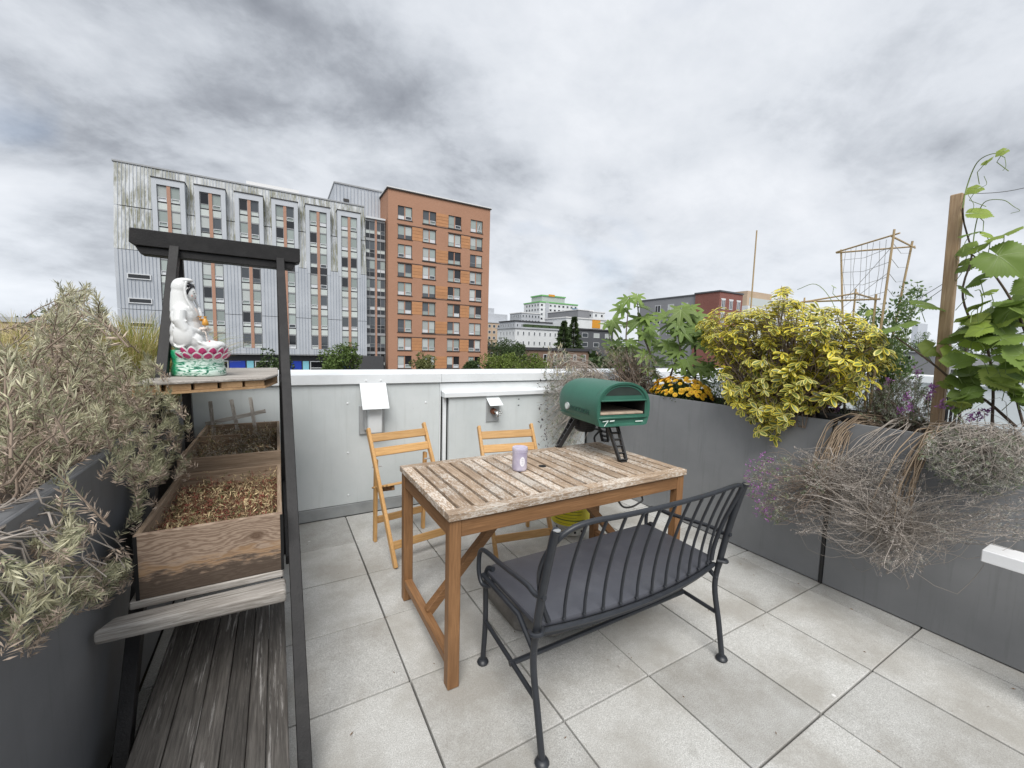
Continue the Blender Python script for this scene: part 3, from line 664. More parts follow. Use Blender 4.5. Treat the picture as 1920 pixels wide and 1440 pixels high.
# ------------------------------------------------------------------ gas cylinder with hose
pm('gas_white', (.62, .62, .58), .4, .1, dirt=(.28, .24, .18), dirt_amt=.6, dscale=9); pm('gas_yellow', (.70, .62, .03), .45, .08); pm('gas_print', (.06, .10, .03), .5, .1)
gc = at(1085, 1003, z=0); gc = Vector((gc.x-.01, gc.y+.09, 0))
gs = thing('gas_cylinder', 'white gas cylinder in a yellow printed sleeve below the table', 'gas cylinder', gc)
MB().lathe([(.098, 0), (.10, .004), (.10, .05), (.095, .055)], 28, gc).build('foot_ring', 'gas_white', gs, smooth=40)
MB().lathe([(.10, .045), (.138, .075), (.150, .11), (.152, .30), (.14, .34), (.09, .385), (.045, .40)], 32, gc).build('tank', 'gas_white', gs, smooth=40)
MB().lathe([(.1535, .098), (.1545, .105), (.1545, .30), (.1535, .305)], 32, gc, caps=False).build('sleeve', 'gas_yellow', gs, smooth=True)
vd = math.atan2(-gc.y, -gc.x)
for k in range(8):
    mb = MB(); a0, a1 = vd-.9+random.random()*.25, vd+.75-random.random()*.5
    z0 = .115+k*.023; n = 10; h = random.choice((.002, .004, .007))
    mb.add([(gc.x+.1552*math.cos(a0+(a1-a0)*i/n), gc.y+.1552*math.sin(a0+(a1-a0)*i/n), z0+dz) for dz in (0, h) for i in range(n+1)], [(i, i+1, n+2+i, n+1+i) for i in range(n)])
    mb.build('print_line', 'gas_print', gs)
for k in range(10):
    a = 2*math.pi*k/10; q = Vector((gc.x+.1005*math.cos(a), gc.y+.1005*math.sin(a), .028))
    MB().ball(q, .009, 8, 5).build('vent_hole', 'gap_black', gs)
MB().lathe([(.075, 0), (.075, .09), (.07, .09), (.07, 0)], 24, gc+Vector((0, 0, .385)), caps=False).build('collar', 'gas_white', gs, smooth=40)
MB().tube([gc+Vector((0, 0, .39)), gc+Vector((0, 0, .46))], .018, 10).build('valve', 'brass', gs, smooth=True)
hp = [gc+Vector((0, 0, .455)), gc+Vector((.05, -.03, .47)), at(1150, 930, Y=2.2), at(1170, 951, Y=2.2), at(1195, 945, Y=2.2), at(1200, 925, Y=2.2), Vector((2.03, 2.24, .69)), Vector((2.03, 2.235, .80)), Vector((1.98, 2.15, .83)), Vector((1.87, 2.10, .86))]
tag(MB().tube(curve(hp, 60), .0075, 8).build('gas_hose', 'rubber', smooth=True), 'black rubber gas hose looping below the table edge to the pizza oven', 'hose')
# ------------------------------------------------------------------ narrow white bench at the right edge
a = at(1841, 1030, z=.60); wb = thing('white_bench', 'white painted rail end of a narrow bench at the right edge by the planter', 'bench', (a.x+.06, 0, 0))
MB().box(a.x, a.x+.125, -.75, a.y, .548, .60).build('top_rail', 'white_paint', wb, bevel=.003)
for y in (.16, -.68):
    MB().box(a.x+.03, a.x+.09, y-.03, y+.03, 0, .5475).build('leg', 'white_paint', wb, bevel=.003)
MB().box(a.x+.045, a.x+.075, -.65, .13, .16, .20).build('stretcher', 'white_paint', wb, bevel=.002)
# ------------------------------------------------------------------ foliage helpers
def unit(a): return a/np.maximum(np.linalg.norm(a, axis=-1, keepdims=True), 1e-9)
def blades(P, D, Ln, Wd, bend=0.0, seg=1, droop=None, tip=.15, base=1.0):
    """thin leaf strips: start points P, directions D, lengths, widths; returns verts, quads"""
    P = np.asarray(P, float); n = len(P); D = unit(np.asarray(D, float)); Ln = np.broadcast_to(Ln, (n,))[:, None]; Wd = np.broadcast_to(Wd, (n,))[:, None]
    rv = unit(rng.normal(size=(n, 3))); side = unit(np.cross(D, rv)); up = np.cross(side, D)
    dv = np.array([0, 0, -1.0]) if droop is None else droop
    V = []
    for k in range(seg+1):
        t = k/seg; c = P+D*Ln*t + (up*bend*rng.uniform(-1, 1, (n, 1)) if False else dv*bend)*Ln*t*t
        w = Wd*((base+(1-base)*t*2 if t < .5 else 1-(1-tip)*(t-.5)*2) if seg > 1 else (base if k == 0 else tip))*.5
        V += [c-side*w, c+side*w]
    V = np.stack(V, 1); m = V.shape[1]; idx = (np.arange(n)*m)[:, None]
    Fq = np.concatenate([idx+np.array([2*k, 2*k+1, 2*k+3, 2*k+2]) for k in range(seg)], 0)
    return V.reshape(-1, 3), Fq
def needles(P, D, Ln, Wd, tip=.35):
    """diamond-ish 4-vert needles, widest in the middle"""
    P = np.asarray(P, float); n = len(P); D = unit(np.asarray(D, float)); Ln = np.broadcast_to(Ln, (n,))[:, None]; Wd = np.broadcast_to(Wd, (n,))[:, None]
    side = unit(np.cross(D, rng.normal(size=(n, 3))))
    V = np.stack([P, P+D*Ln*.45-side*Wd*.5, P+D*Ln, P+D*Ln*.45+side*Wd*.5], 1)
    return V.reshape(-1, 3), np.arange(n*4).reshape(n, 4)
class Acc:
    def __init__(s): s.V = []; s.F = []; s.M = []; s.n = 0
    def add(s, VF, m=0):
        V, Fq = VF; s.V.append(V); s.F.append(Fq+s.n); s.M.append(np.full(len(Fq), m)); s.n += len(V)
    def build(s, name, mats, parent=None): return fastmesh(name, np.concatenate(s.V), np.concatenate(s.F), mats, parent, np.concatenate(s.M))
def strips(paths, r0, r1, sides=4):
    """many polylines (n,k,3) -> tapered tubes as quads"""
    P = np.asarray(paths, float); n, k, _ = P.shape
    T = unit(np.gradient(P, axis=1)); a = unit(np.cross(T, np.array([.31, .52, .79]))); b = np.cross(T, a)
    r = (np.asarray(r0).reshape(-1, 1)*(1-np.linspace(0, 1, k))+np.asarray(r1).reshape(-1, 1)*np.linspace(0, 1, k))
    r = np.broadcast_to(r, (n, k))[..., None]
    V = np.stack([P+(a*math.cos(2*math.pi*j/sides)+b*math.sin(2*math.pi*j/sides))*r for j in range(sides)], 2)
    base = (np.arange(n)*k*sides)[:, None]
    Fq = np.concatenate([base+np.array([i*sides+j, i*sides+(j+1) % sides, (i+1)*sides+(j+1) % sides, (i+1)*sides+j]) for i in range(k-1) for j in range(sides)], 0)
    return V.reshape(-1, 3), Fq
def paths(A, B, k=6, sag=0.0, wob=.02, via=None):
    """curved polylines from A to B"""
    t = np.linspace(0, 1, k)[None, :, None]; A = np.asarray(A, float)[:, None]; B = np.asarray(B, float)[:, None]; n = A.shape[0]
    P = A*(1-t)+B*t + np.array([0, 0, 1.0])*sag*4*t*(1-t)
    if via is not None: P = P + np.asarray(via, float)[:, None]*4*t*(1-t)
    w = rng.normal(size=(n, k, 3))*wob; w[:, 0] = 0; return P+w

# ------------------------------------------------------------------ ladder-shaped plant stand with torii beam
XL, XR = -.44, .03
def legY(z): return 1.52+.655*z
st = thing('plant_stand', 'black-legged ladder plant stand with a gate-like top beam and weathered shelves', 'plant stand', (-.2, 2.0, 0))
for x in (XL, XR):
    f0 = (x, legY(0), 0) if x == XL else (.05, 1.24, 0)
    MB().beam(f0, (x, legY(1.86), 1.86), .040, .046, (0, -1, 0)).build('front_leg', 'black_paint', st, bevel=.002)
    MB().beam((x, 2.99, 0), (x, 2.80, 1.86), .040, .040, (0, -1, 0)).build('rear_leg', 'black_paint', st, bevel=.002)
    MB().beam((x, legY(1.19)+.02, 1.185), (x, 2.86, 1.185), .03, .03).build('side_rail', 'black_paint', st, bevel=.002)
    MB().beam((x, legY(.5), .50), (x, 2.92, .50), .03, .035).build('side_rail', 'black_paint', st, bevel=.002)
MB().prism([(-.615, 1.862), (-.61, 1.932), (.13, 1.932), (.13, 1.858), (.11, 1.850), (-.59, 1.850)], 'y', 2.715, 2.815).build('top_beam', 'black_paint', st, bevel=.003)
MB().prism([(-.575, 1.812), (-.595, 1.849), (.108, 1.849), (.09, 1.812)], 'y', 2.728, 2.80).build('under_beam', 'black_paint', st, bevel=.002)
# top shelf: two skins of old board with a core
q = [(-.475, 2.02), (-.045, 2.235), (.006, 2.50), (.006, 3.06), (-.475, 3.06)]
ts = MB().prism(q, 'z', 1.214, 1.226).build('top_shelf', 'grey_wood_x', st, bevel=.003)
MB().prism([(x*1.0+.006*(x < -.2)-.004, y+.006) for x, y in q], 'z', 1.176, 1.186).build('lower_skin', 'fresh_wood', ts)
for k in range(5):
    f = (k+.5)/5; c = Vector((-.475, 2.02, 0)).lerp(Vector((-.045, 2.235, 0)), f); d = Vector((.43, .215, 0)).normalized()
    a = c-d*.04; b = c+d*.042
    MB().beam(a+Vector((-.006, .022, 1.2005)), b+Vector((-.006, .022, 1.2005)), .018+.008*(k % 2), .0265).build('core_block', 'fresh_wood', ts)
# middle shelf planks under the boxes, front one proud
pk = [(-.494, 1.578, 1.675), (-.43, 1.685, 1.93), (-.43, 1.94, 2.2), (-.43, 2.21, 2.5), (-.43, 2.51, 2.80), (-.43, 2.81, 2.93)]
for k, (x0, a, b) in enumerate(pk):
    if k == 0:
        MB().prism([(x0, a+.02), (x0+.035, b-.01), (.012, b), (.012, a)], 'z', .477, .523).build('shelf_plank', 'grey_wood_x', st, bevel=.011, seg=3, smooth=40)
    else: MB().box(x0, .005, a, b, .518, .545).build('shelf_plank', 'grey_wood_x', st, bevel=.004)
# bottom deck: boards running towards the viewer
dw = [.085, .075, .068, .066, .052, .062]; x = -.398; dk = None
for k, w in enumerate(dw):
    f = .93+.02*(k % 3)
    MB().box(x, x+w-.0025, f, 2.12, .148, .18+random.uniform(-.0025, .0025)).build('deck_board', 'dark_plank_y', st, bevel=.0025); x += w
for y in (1.2, 1.85): MB().box(-.39, .0, y, y+.05, .0, .147).build('deck_bearer', 'dark_plank_x', st)

# ------------------------------------------------------------------ wooden planter boxes
pm('sedum_red', (.20, .055, .035), .7, .3, island=.4); pm('straw', (.56, .44, .25), .75, .2, island=.35); pm('dry_brown', (.20, .125, .07), .8, .2, island=.4)
pm('dry_grey', (.34, .30, .24), .8, .15, island=.4); pm('moss_green', (.14, .14, .05), .8, .2, island=.4); pm('petal_orange', (.62, .25, .10), .6, .1, island=.2)
def crate(label, x0, x1, y0, y1, z0, z1, front, tilt=0):
    t = thing('planter_crate', label, 'planter box', (x0, y0, z0), group='wooden planter boxes on the stand')
    w = .016
    MB().box(x0, x1, y0, y0+w, z0, z1).build('front_board', front, t, bevel=.002)
    MB().box(x0, x1, y1-w, y1, z0, z1).build('back_board', 'box_wood_x', t, bevel=.002)
    for xx in (x0, x1-w): MB().box(xx+(.0005 if xx == x0 else -.0005), xx+w+(.0005 if xx == x0 else -.0005), y0+w+.0005, y1-w-.0005, z0, z1-.001).build('side_board', 'box_wood_y', t, bevel=.002)
    MB().box(x0+w+.001, x1-w-.001, y0+w+.001, y1-w-.001, z0+.005, z1-.095).build('soil', 'soil', t)
    return t
c1 = crate('front weathered wooden planter box with a knot, full of dry reddish plants', -.412, .006, 1.688, 2.395, .546, .765, 'box_front')
for e in (-.4125, -.002): MB().box(e, e+.010, 1.6865, 1.6875, .546, .76).build('corner_seam', 'gap_black', c1)
c2 = crate('rear wooden planter box with sparse grey dried plants, behind the front box', -.42, .008, 2.42, 3.345, .546, .828, 'box_wood_x')
MB().box(-.403, -.20, 2.94, 2.954, .66, .83).build('divider', 'box_wood_x', c2, bevel=.002)
def dryplants(name, label, x0, x1, y0, y1, z, n, hmax, mats, wts, lean=.7):
    acc = Acc()
    for m, wt in enumerate(wts):
        k = int(n*wt); P = np.stack([rng.uniform(x0, x1, k), rng.uniform(y0, y1, k), np.full(k, z)], 1)
        D = np.stack([rng.normal(0, lean, k), rng.normal(0, lean, k), np.ones(k)], 1)
        Ln = rng.uniform(.3, 1, k)*hmax
        acc.add(blades(P, D, Ln, rng.uniform(.0014, .0034, k), bend=.40, seg=3, tip=.3), m)
        # short side tufts along each stem
        j = 4; T = np.repeat(P+unit(D)*(Ln*rng.uniform(.3, .95, k))[:, None]-np.array([0, 0, .1])*(Ln*.3)[:, None], j, 0)
        acc.add(needles(T, rng.normal(size=(k*j, 3))+[0, 0, .5], rng.uniform(.008, .03, k*j), rng.uniform(.0018, .0045, k*j)), m)
    for V in acc.V: V[:, 0] = np.clip(V[:, 0], x0-.002, x1+.002); V[:, 1] = np.clip(V[:, 1], y0-.004, y1+.004)
    return tag(acc.build(name, mats), label, kind='stuff')
dryplants('dry_sedum', 'dry reddish-brown stonecrop and straw filling the front wooden box', -.39, -.012, 1.71, 2.37, .668, 2800, .115, ['sedum_red', 'straw', 'dry_brown', 'moss_green'], (.32, .34, .24, .10))
dryplants('dry_herbs', 'sparse grey-brown dried herbs in the rear wooden box', -.40, -.01, 2.45, 3.3, .73, 2000, .16, ['dry_grey', 'straw', 'dry_brown', 'moss_green'], (.42, .1, .36, .12))
# broken lattice piece stuck in the rear box
lt = thing('lattice_piece', 'small broken grey wooden lattice stuck in the rear planter box', 'lattice', (-.24, 3.36, .73))
for xa, xb, za in ((-.392, -.372, .985), (-.275, -.235, .992), (-.165, -.135, 1.003)):
    MB().beam((xb, 3.32, .735), (xa, 3.36, za), .022, .009, (0, 1, 0)).build('upright', 'grey_wood_z', lt, bevel=.001)
MB().beam((-.42, 3.345, .835), (-.075, 3.345, .905), .009, .026, (0, 0, 1)).build('crosspiece', 'grey_wood_x', lt, bevel=.001)

# ------------------------------------------------------------------ porcelain figure
pm('porcelain', (.66, .67, .665), .16, .03, 3, spec=.6); pm('figure_black', (.012, .012, .014), .2, .1); pm('figure_red', (.42, .02, .06), .3, .1)
pm('figure_gold', (.62, .30, .05), .3, .15); pm('figure_skin', (.68, .59, .53), .2, .03); pm('petal_pink', (.52, .035, .17), .2, .2, 60, col2=(.70, .12, .28)); pm('blush', (.72, .42, .36), .3, .05)
def wave_base():
    g = G('wave_base'); v = g.vec('obj'); x = g.n('ShaderNodeSeparateXYZ', None, _0=v).outputs[0]
    w = g.noise(g.vec('obj', (14, 14, 46)), 1.6, 3, .55, 1.6)
    c = g.mix(g.ramp(w, .40, .54), (.035, .26, .15), (.66, .80, .73)); c = g.mix(g.ramp(w, .34, .40, .85, 0), c, (.012, .07, .05))
    s = g.math('ADD', x, g.math('MULTIPLY', g.noise(v, 30, 2), .03))
    c = g.mix(g.ramp(s, -.086, -.064, 1, 0), c, g.mix(g.ramp(g.noise(v, 25, 3), .4, .7), (.02, .30, .13), (.22, .60, .38)))
    g.bump(w, .5, .006); g.fin(c, .18, 0, .6)
wave_base()
sp_ = at(372, 704, z=1.2265); sp_.x += .028
fg = thing('porcelain_figure', 'white porcelain seated robed figure on a pink lotus and green base', 'figurine', (sp_.x, sp_.y, 1.2265), R_(-14)); fg.scale = (.92, .92, .985)
KW = dict(parent=fg, world=False)
def superell(a, b, n=40, e=2.6): return [(a*math.copysign(abs(math.cos(t))**(2/e), math.cos(t)), b*math.copysign(abs(math.sin(t))**(2/e), math.sin(t))) for t in [2*math.pi*i/n for i in range(n)]]
def rings(rs, name, mat, **k):
    n = len(rs[0][0]); vs = [(x-.028, y, z) for poly, z in rs for x, y in poly]
    fs = [(i*n+j, i*n+(j+1) % n, (i+1)*n+(j+1) % n, (i+1)*n+j) for i in range(len(rs)-1) for j in range(n)]+[tuple(range(n))[::-1], tuple(range((len(rs)-1)*n, len(rs)*n))]
    return MB().add(vs, fs).build(name, mat, world=False, parent=fg, **k)
rings([(superell(.108, .082), 0), (superell(.114, .088), .006), (superell(.113, .087), .03), (superell(.106, .080), .055), (superell(.108, .082), .078), (superell(.113, .086), .10), (superell(.110, .083), .120), (superell(.09, .07), .124)], 'base', 'wave_base', smooth=60)
def body():
    mb = MB(); B = lambda c, r: mb.ball(c, r, 20, 12)
    B((-.03, 0, .135), (.092, .080, .030)); B((.03, -.05, .138), (.055, .035, .024)); B((.03, .05, .138), (.055, .035, .024))
    B((.062, -.005, .146), (.034, .048, .021)); B((.045, -.03, .152), (.032, .028, .018))
    B((-.074, 0, .205), (.066, .082, .085)); B((-.078, 0, .272), (.058, .078, .060)); B((-.072, 0, .165), (.070, .086, .056)); mb.tube([(-.09, 0, .425), (-.094, 0, .385), (-.092, 0, .345), (-.084, 0, .305), (-.08, 0, .26)], [.030, .040, .046, .056, .048], 18)
    B((-.078, 0, .305), (.050, .070, .036)); B((-.092, 0, .410), (.040, .039, .046)); B((-.073, 0, .446), (.036, .024, .012)); B((-.075, 0, .335), (.03, .035, .03))
    for s in (-1, 1):
        mb.tube([(-.07, .068*s, .305), (-.070, .080*s, .255), (-.05, .078*s, .215), (-.018, .05*s, .21)], [.024, .028, .028, .018], 12)
        B((-.055, .078*s, .188), (.046, .026, .055)); B((-.015, .06*s, .165), (.035, .028, .035)); B((-.012, .045*s, .212), (.018, .014, .012))
        for k in range(6):       # robe folds swinging round the back and sleeve
            z = .262-.021*k; mb.tube(curve([(-.112+.006*k, .056*s, z+.02), (-.098, .076*s, z-.012), (-.066, .093*s, z-.024), (-.034, .088*s, z-.004)], 12), .0050, 6)
        for k in range(3): mb.tube(curve([(-.03+.02*k, .085*s, .20-.02*k), (.0+.02*k, .078*s, .15-.003*k), (.03+.02*k, .062*s, .135)], 8), .006, 6)
        mb.tube(curve([(-.052, .036*s, .44), (-.058, .043*s, .40), (-.05, .046*s, .355), (-.03, .042*s, .315), (-.018, .022*s, .28)], 14), .007, 6)
    o = mb.build('robe', 'porcelain', **KW)
    m = o.modifiers.new('r', 'REMESH'); m.mode = 'VOXEL'; m.voxel_size = .0034; m.use_smooth_shade = True
    m = o.modifiers.new('s', 'SMOOTH'); m.iterations = 5; m.factor = .6
    dg = bpy.context.evaluated_depsgraph_get(); me = bpy.data.meshes.new_from_object(o.evaluated_get(dg)); o.modifiers.clear(); o.data = me
    for p in me.polygons: p.use_smooth = True
body()
hd = MB(); hd.ball((-.056, 0, .385), (.0285, .0265, .037), 22, 16); hd.ball((-.0285, 0, .380), (.004, .003, .0065), 10, 8); hd.tube([(-.062, 0, .365), (-.06, 0, .31)], [.016, .019], 14)
for s in (-1, 1): hd.ball((-.06, .029*s, .372), (.008, .004, .013), 8, 6)
head = hd.build('head', 'porcelain', smooth='all', **KW)
hr = MB(); hr.tube(curve([(-.064, -.0285, .366), (-.054, -.0275, .392), (-.045, -.019, .412), (-.040, 0, .420), (-.045, .019, .412), (-.054, .0275, .392), (-.064, .0285, .366)], 28), [.0035]+[.0062]*28, 8); hr.ball((-.058, 0, .421), (.02, .022, .014), 14, 8)
hr.build('hair', 'figure_black', head, world=False, smooth='all')
for s in (-1, 1):
    MB().ball((-.0315, .0118*s, .387), (.003, .0055, .0017), 8, 6).build('eye', 'figure_black', head, world=False)
    MB().ball((-.0335, .0125*s, .3955), (.002, .0068, .0012), 8, 6).build('eyebrow', 'figure_black', head, world=False)
    MB().ball((-.0385, .0165*s, .375), (.003, .006, .006), 8, 6).build('cheek', 'blush', head, world=False)
MB().ball((-.0325, 0, .3655), (.003, .005, .0018), 8, 6).build('mouth', 'figure_red', head, world=False)
MB().ball((-.050, 0, .285), (.030, .032, .045), 14, 10).build('chest', 'figure_skin', smooth='all', **KW)
nk = MB()
for k in range(13):
    t = math.pi*(k/12-.5); nk.ball((-.017+.012*math.cos(t)-.01, .032*math.sin(t), .30-.022*math.cos(t)), .0032, 6, 5)
for k in range(5): nk.ball((-.010, -.014+.007*k, .268-.006*(k % 2)), .004, 6, 5)
nk.build('necklace', 'figure_gold', smooth='all', **KW)
MB().lathe([(.009, 0), (.0145, .004), (.0135, .016), (.008, .03), (.0045, .036), (.008, .042), (.009, .044)], 16, (.012, -.012, .238)).build('vase', 'figure_gold', smooth='all', **KW)
for s in (-1, 1):
    h = MB(); h.ball((.004, .03*s, .222), (.016, .009, .008), 10, 8)
    for k in range(4): h.tube([(.012, (.034-.005*k)*s, .224-.002*k), (.024-.002*k, (.026-.005*k)*s, .227-.003*k), (.028-.003*k, (.020-.004*k)*s, .222-.003*k)], [.0032, .003, .0024], 6)
    h.tube([(.004, .022*s, .226), (.014, .014*s, .234)], [.0034, .0026], 6); h.build('hand', 'figure_skin', smooth='all', **KW)
bd = MB()
for k in range(16):
    t = k/15; bd.ball((.012+.028*t, -.044+.006*math.sin(6*t), .21-.055*t+.012*math.sin(5*t)), .0035, 6, 5)
bd.build('beads', 'figure_skin', smooth='all', **KW)
MB().lathe([(.002, .02), (.0055, .012), (.006, 0), (.001, -.004)], 8, (.042, -.05, .148)).build('tassel', 'figure_red', smooth='all', **KW)
def petal_mesh(w, h):
    """pointed petal, pink centre with a white rim, curling outwards"""
    prof = [(0, 0), (.42, .12), (.5, .38), (.40, .68), (.18, .90), (0, 1.0), (-.18, .90), (-.40, .68), (-.5, .38), (-.42, .12)]
    def pt(x, z, k=0): return (.012*math.sin(z*1.9)+.010*(1-(2*x)**2)*.8+k, x*w, z*h)
    out = [pt(*p) for p in prof]; inn = [pt(p[0]*.70, .12+p[1]*.74, .0016) for p in prof]; mb = MB()
    mb.k = 1; mb.add(out+inn, [(i, (i+1) % 10, 10+(i+1) % 10, 10+i) for i in range(10)])
    mb.k = 0; mb.add(inn+[pt(0, .45, .0022)], [(i, (i+1) % 10, 10) for i in range(10)]); return mb
pp = petal_mesh(.050, .046).build('lotus_petal', ['petal_pink', 'porcelain'], weld=True, smooth='all', **KW)
first = True
for row, (z, na, lift, a0) in enumerate(((.082, 11, .42, 0), (.098, 11, .10, .5))):
    for k in range(na):
        a = R_(-128+256*(k+a0)/na); o = pp if first else inst(pp, fg); first = False
        o.location = (-.010+.088*math.cos(a), .083*math.sin(a), z); o.rotation_euler = (0, lift, a)
# ------------------------------------------------------------------ the two big buildings across the street
def clad(name, a, b, stain=None, amt=.8, dark=None):
    g = G(name); v = g.vec('pos'); c = g.mix(g.ramp(g.noise(v, .35, 3), .35, .65), a, b)
    s = g.noise(g.vec('pos', (1.6, 1.6, .12)), 1.0, 4, .6); c = g.mix(g.ramp(s, .5, .8, 0, .25), c, k3(a, .75))
    if stain:
        m = g.noise(g.vec('pos', (2.8, 2.8, .28)), .8, 6, .7); big = g.noise(g.vec('pos', (.5, .5, .18)), .7, 3)
        c = g.mix(g.math('MULTIPLY', g.ramp(m, .40, .56), g.ramp(big, .36, .56, .35, amt)), c, stain)
        c = g.mix(g.ramp(g.noise(g.vec('pos', (3.4, 3.4, 1.2)), 1.2, 4), .58, .75, 0, .5), c, (.62, .62, .60))
    g.fin(c, .5, 0, .4)
clad('clad_grey', (.40, .425, .46), (.46, .485, .52)); clad('clad_pale', (.44, .46, .48), (.54, .56, .57), (.15, .15, .095), 1.0); clad('clad_frame', (.44, .465, .50), (.49, .515, .55))
clad('clad_seam', (.30, .335, .39), (.35, .385, .44))
def bricks(name, a, b, mortar, sx=.24, sz=.08):
    g = G(name); v = g.vec('pos'); s = g.n('ShaderNodeSeparateXYZ', None, _0=v)
    u = g.math('ADD', s.outputs[0], s.outputs[1]); cv = g.n('ShaderNodeCombineXYZ', None, _0=u, _1=s.outputs[2]).outputs[0]
    t = g.n('ShaderNodeTexBrick', {'offset': .5}, Vector=cv, Color1=a, Color2=b, Mortar=mortar, Scale=1.0, Mortar_Size=.012)
    t.inputs['Brick Width'].default_value = sx; t.inputs['Row Height'].default_value = sz
    c = g.mix(g.ramp(g.noise(v, .25, 4), .4, .7, 0, .25), t.outputs['Color'], k3(a, .78)); c = g.mix(g.ramp(g.noise(g.vec('pos', (1.5, 1.5, 6)), 2, 3), .5, .75, 0, .12), c, k3(b, 1.15))
    g.fin(c, .85, 0, .2)
bricks('brick_orange', (.37, .195, .122), (.42, .225, .145), (.36, .225, .165)); bricks('brick_red', (.20, .070, .058), (.27, .10, .082), (.24, .15, .13)); bricks('brick_brown', (.17, .105, .075), (.23, .15, .11), (.2, .15, .12))
pm('wood_panel', (.43, .21, .095), .6, .08, 2, rnd=.08); pm('terracotta', (.38, .21, .145), .7, .06); pm('spandrel', (.50, .54, .52), .25, .06, rnd=.1); pm('frame_grey', (.30, .31, .32), .5, .05); pm('sash_white', (.58, .60, .62), .4, .05)
pm('dark_trim', (.035, .032, .03), .6, .1); pm('roof_light', (.66, .66, .66), .6, .05); pm('dark_base', (.055, .056, .06), .6, .12); pm('door_blue', (.012, .045, .36), .4, .05); pm('panel_cyan', (.22, .52, .62), .4, .05)
def glass(name, c, rough=.06, spec=.7):
    g = G(name); f = g.ramp(g.n('ShaderNodeObjectInfo').outputs['Random'], 0, 1, .8, 1.2)
    g.fin(g.mix(1.0, c, g.n('ShaderNodeCombineColor', None, _0=f, _1=f, _2=f).outputs[0], 'MULTIPLY'), rough, 0, spec)
glass('glass_dark', (.012, .013, .016)); glass('glass_mid', (.07, .08, .09)); glass('glass_blind', (.30, .345, .33), .12, .5); glass('glass_pale', (.42, .45, .44), .15, .5)
GL = ['glass_dark', 'glass_mid', 'glass_blind', 'glass_blind', 'glass_pale', 'glass_blind', 'glass_mid']
PANE = {}
def sharedbox(key, w, h, d, mat, name):
    """thin slab facing -Y, lower-left corner at its origin; shared mesh"""
    k = (key, round(w, 3), round(h, 3), mat)
    if k not in PANE:
        me = MB().box(0, w, 0, d, 0, h).build(name, mat, world=False); PANE[k] = me.data; bpy.data.objects.remove(me)
    return PANE[k]
def put(name, data, parent, loc, rz=0):
    o = bpy.data.objects.new(name, data); COL.objects.link(o); o.parent = parent; o.location = loc; o.rotation_euler = (0, 0, rz); ORG[o.name] = ORG[parent.name]; return o
def frame_mesh(w, h, t, d, mat, bars=()):
    k = ('fr', round(w, 3), round(h, 3), t, d, mat, bars)
    if k not in PANE:
        mb = MB(); mb.box(0, w, 0, d, 0, t).box(0, w, 0, d, h-t, h).box(0, t, 0, d, t, h-t).box(w-t, w, 0, d, t, h-t)
        for kind, q in bars:
            if kind == 'v': mb.box(q-t/2, q+t/2, .002, d, t, h-t)
            else: mb.box(t, w-t, .004, d, q-t/2, q+t/2)
        o = mb.build('frame', mat, world=False); PANE[k] = o.data; bpy.data.objects.remove(o)
    return PANE[k]
# ---- grey metal building
FY = 62.9
gb = thing('metal_clad_building', 'large grey metal-clad block with stained sloping top and six window bays', 'building', (-2, FY, GZ))
gx0, gx1, kz, tz, back = -15.5, 11.55, 11.29, 21.25, 1.65
bays = [-11.55+3.945*k for k in range(6)]; bw = 2.11; ZB0 = .45
MB().box(gx0+.1, gx1-.1, FY+.6, FY+18, -.3, kz).build('wall', 'clad_grey', gb)
MB().prism([(FY+.6, kz), (FY+18, kz), (FY+18, tz-.15), (FY+back+.6, tz-.15)], 'x', gx0+.1, gx1-.1).build('upper_wall', 'clad_pale', gb)
edges = [gx0]+sum([[b, b+bw] for b in bays], [])+[gx1]
def slopeY(z): return FY+back*(z-kz)/(tz-kz)
seam = []
def cladpanel(x0, x1, z0, z1, mat):
    """one metal panel with standing seams; leans back above the kink"""
    up = z0 >= kz-.01; ya, yb_ = (slopeY(z0), slopeY(z1)) if up else (FY, FY)
    n_ = max(2, int(round((x1-x0)/.33))); mb = MB(); mb.k = 0
    mb.add([(x0, ya, z0), (x1, ya, z0), (x1, yb_, z1), (x0, yb_, z1), (x0, ya+.12, z0), (x1, ya+.12, z0), (x1, yb_+.12, z1), (x0, yb_+.12, z1)], [(0, 1, 2, 3), (4, 7, 6, 5), (0, 4, 5, 1), (3, 2, 6, 7), (0, 3, 7, 4), (1, 5, 6, 2)])
    mb.k = 1
    for i in range(1, n_):
        x = x0+(x1-x0)*i/n_; mb.add([(x-.02, ya, z0), (x+.02, ya, z0), (x+.02, yb_, z1), (x-.02, yb_, z1), (x-.02, ya-.06, z0), (x+.02, ya-.06, z0), (x+.02, yb_-.06, z1), (x-.02, yb_-.06, z1)], [(4, 5, 6, 7), (0, 3, 7, 4), (1, 5, 6, 2)])
    return mb.build('cladding_panel', [mat, 'clad_seam'], gb)
for i in range(0, len(edges), 2):
    x0, x1 = edges[i]+(.0 if i == 0 else .02), edges[i+1]-.02
    cladpanel(x0, x1, -.28, 4.6, 'clad_grey'); cladpanel(x0, x1, 4.66, kz-.03, 'clad_grey')
    cladpanel(x0, x1, kz+.03, 16.2, 'clad_pale'); cladpanel(x0, x1, 16.3, tz-.05, 'clad_pale')
for b in bays:
    cladpanel(b-.018, b+bw+.018, 19.72, tz-.05, 'clad_pale'); cladpanel(b-.018, b+bw+.018, -.28, ZB0-.02, 'clad_grey')
MB().box(gx0-.15, gx1+.05, FY+back-.12, FY+18, tz-.05, tz+.12).build('roof_edge', 'frame_grey', gb)
MB().box(gx0+.02, gx1, FY+.02, FY+18, -.42, -.285).build('soffit', 'frame_grey', gb)
stz = 2.783
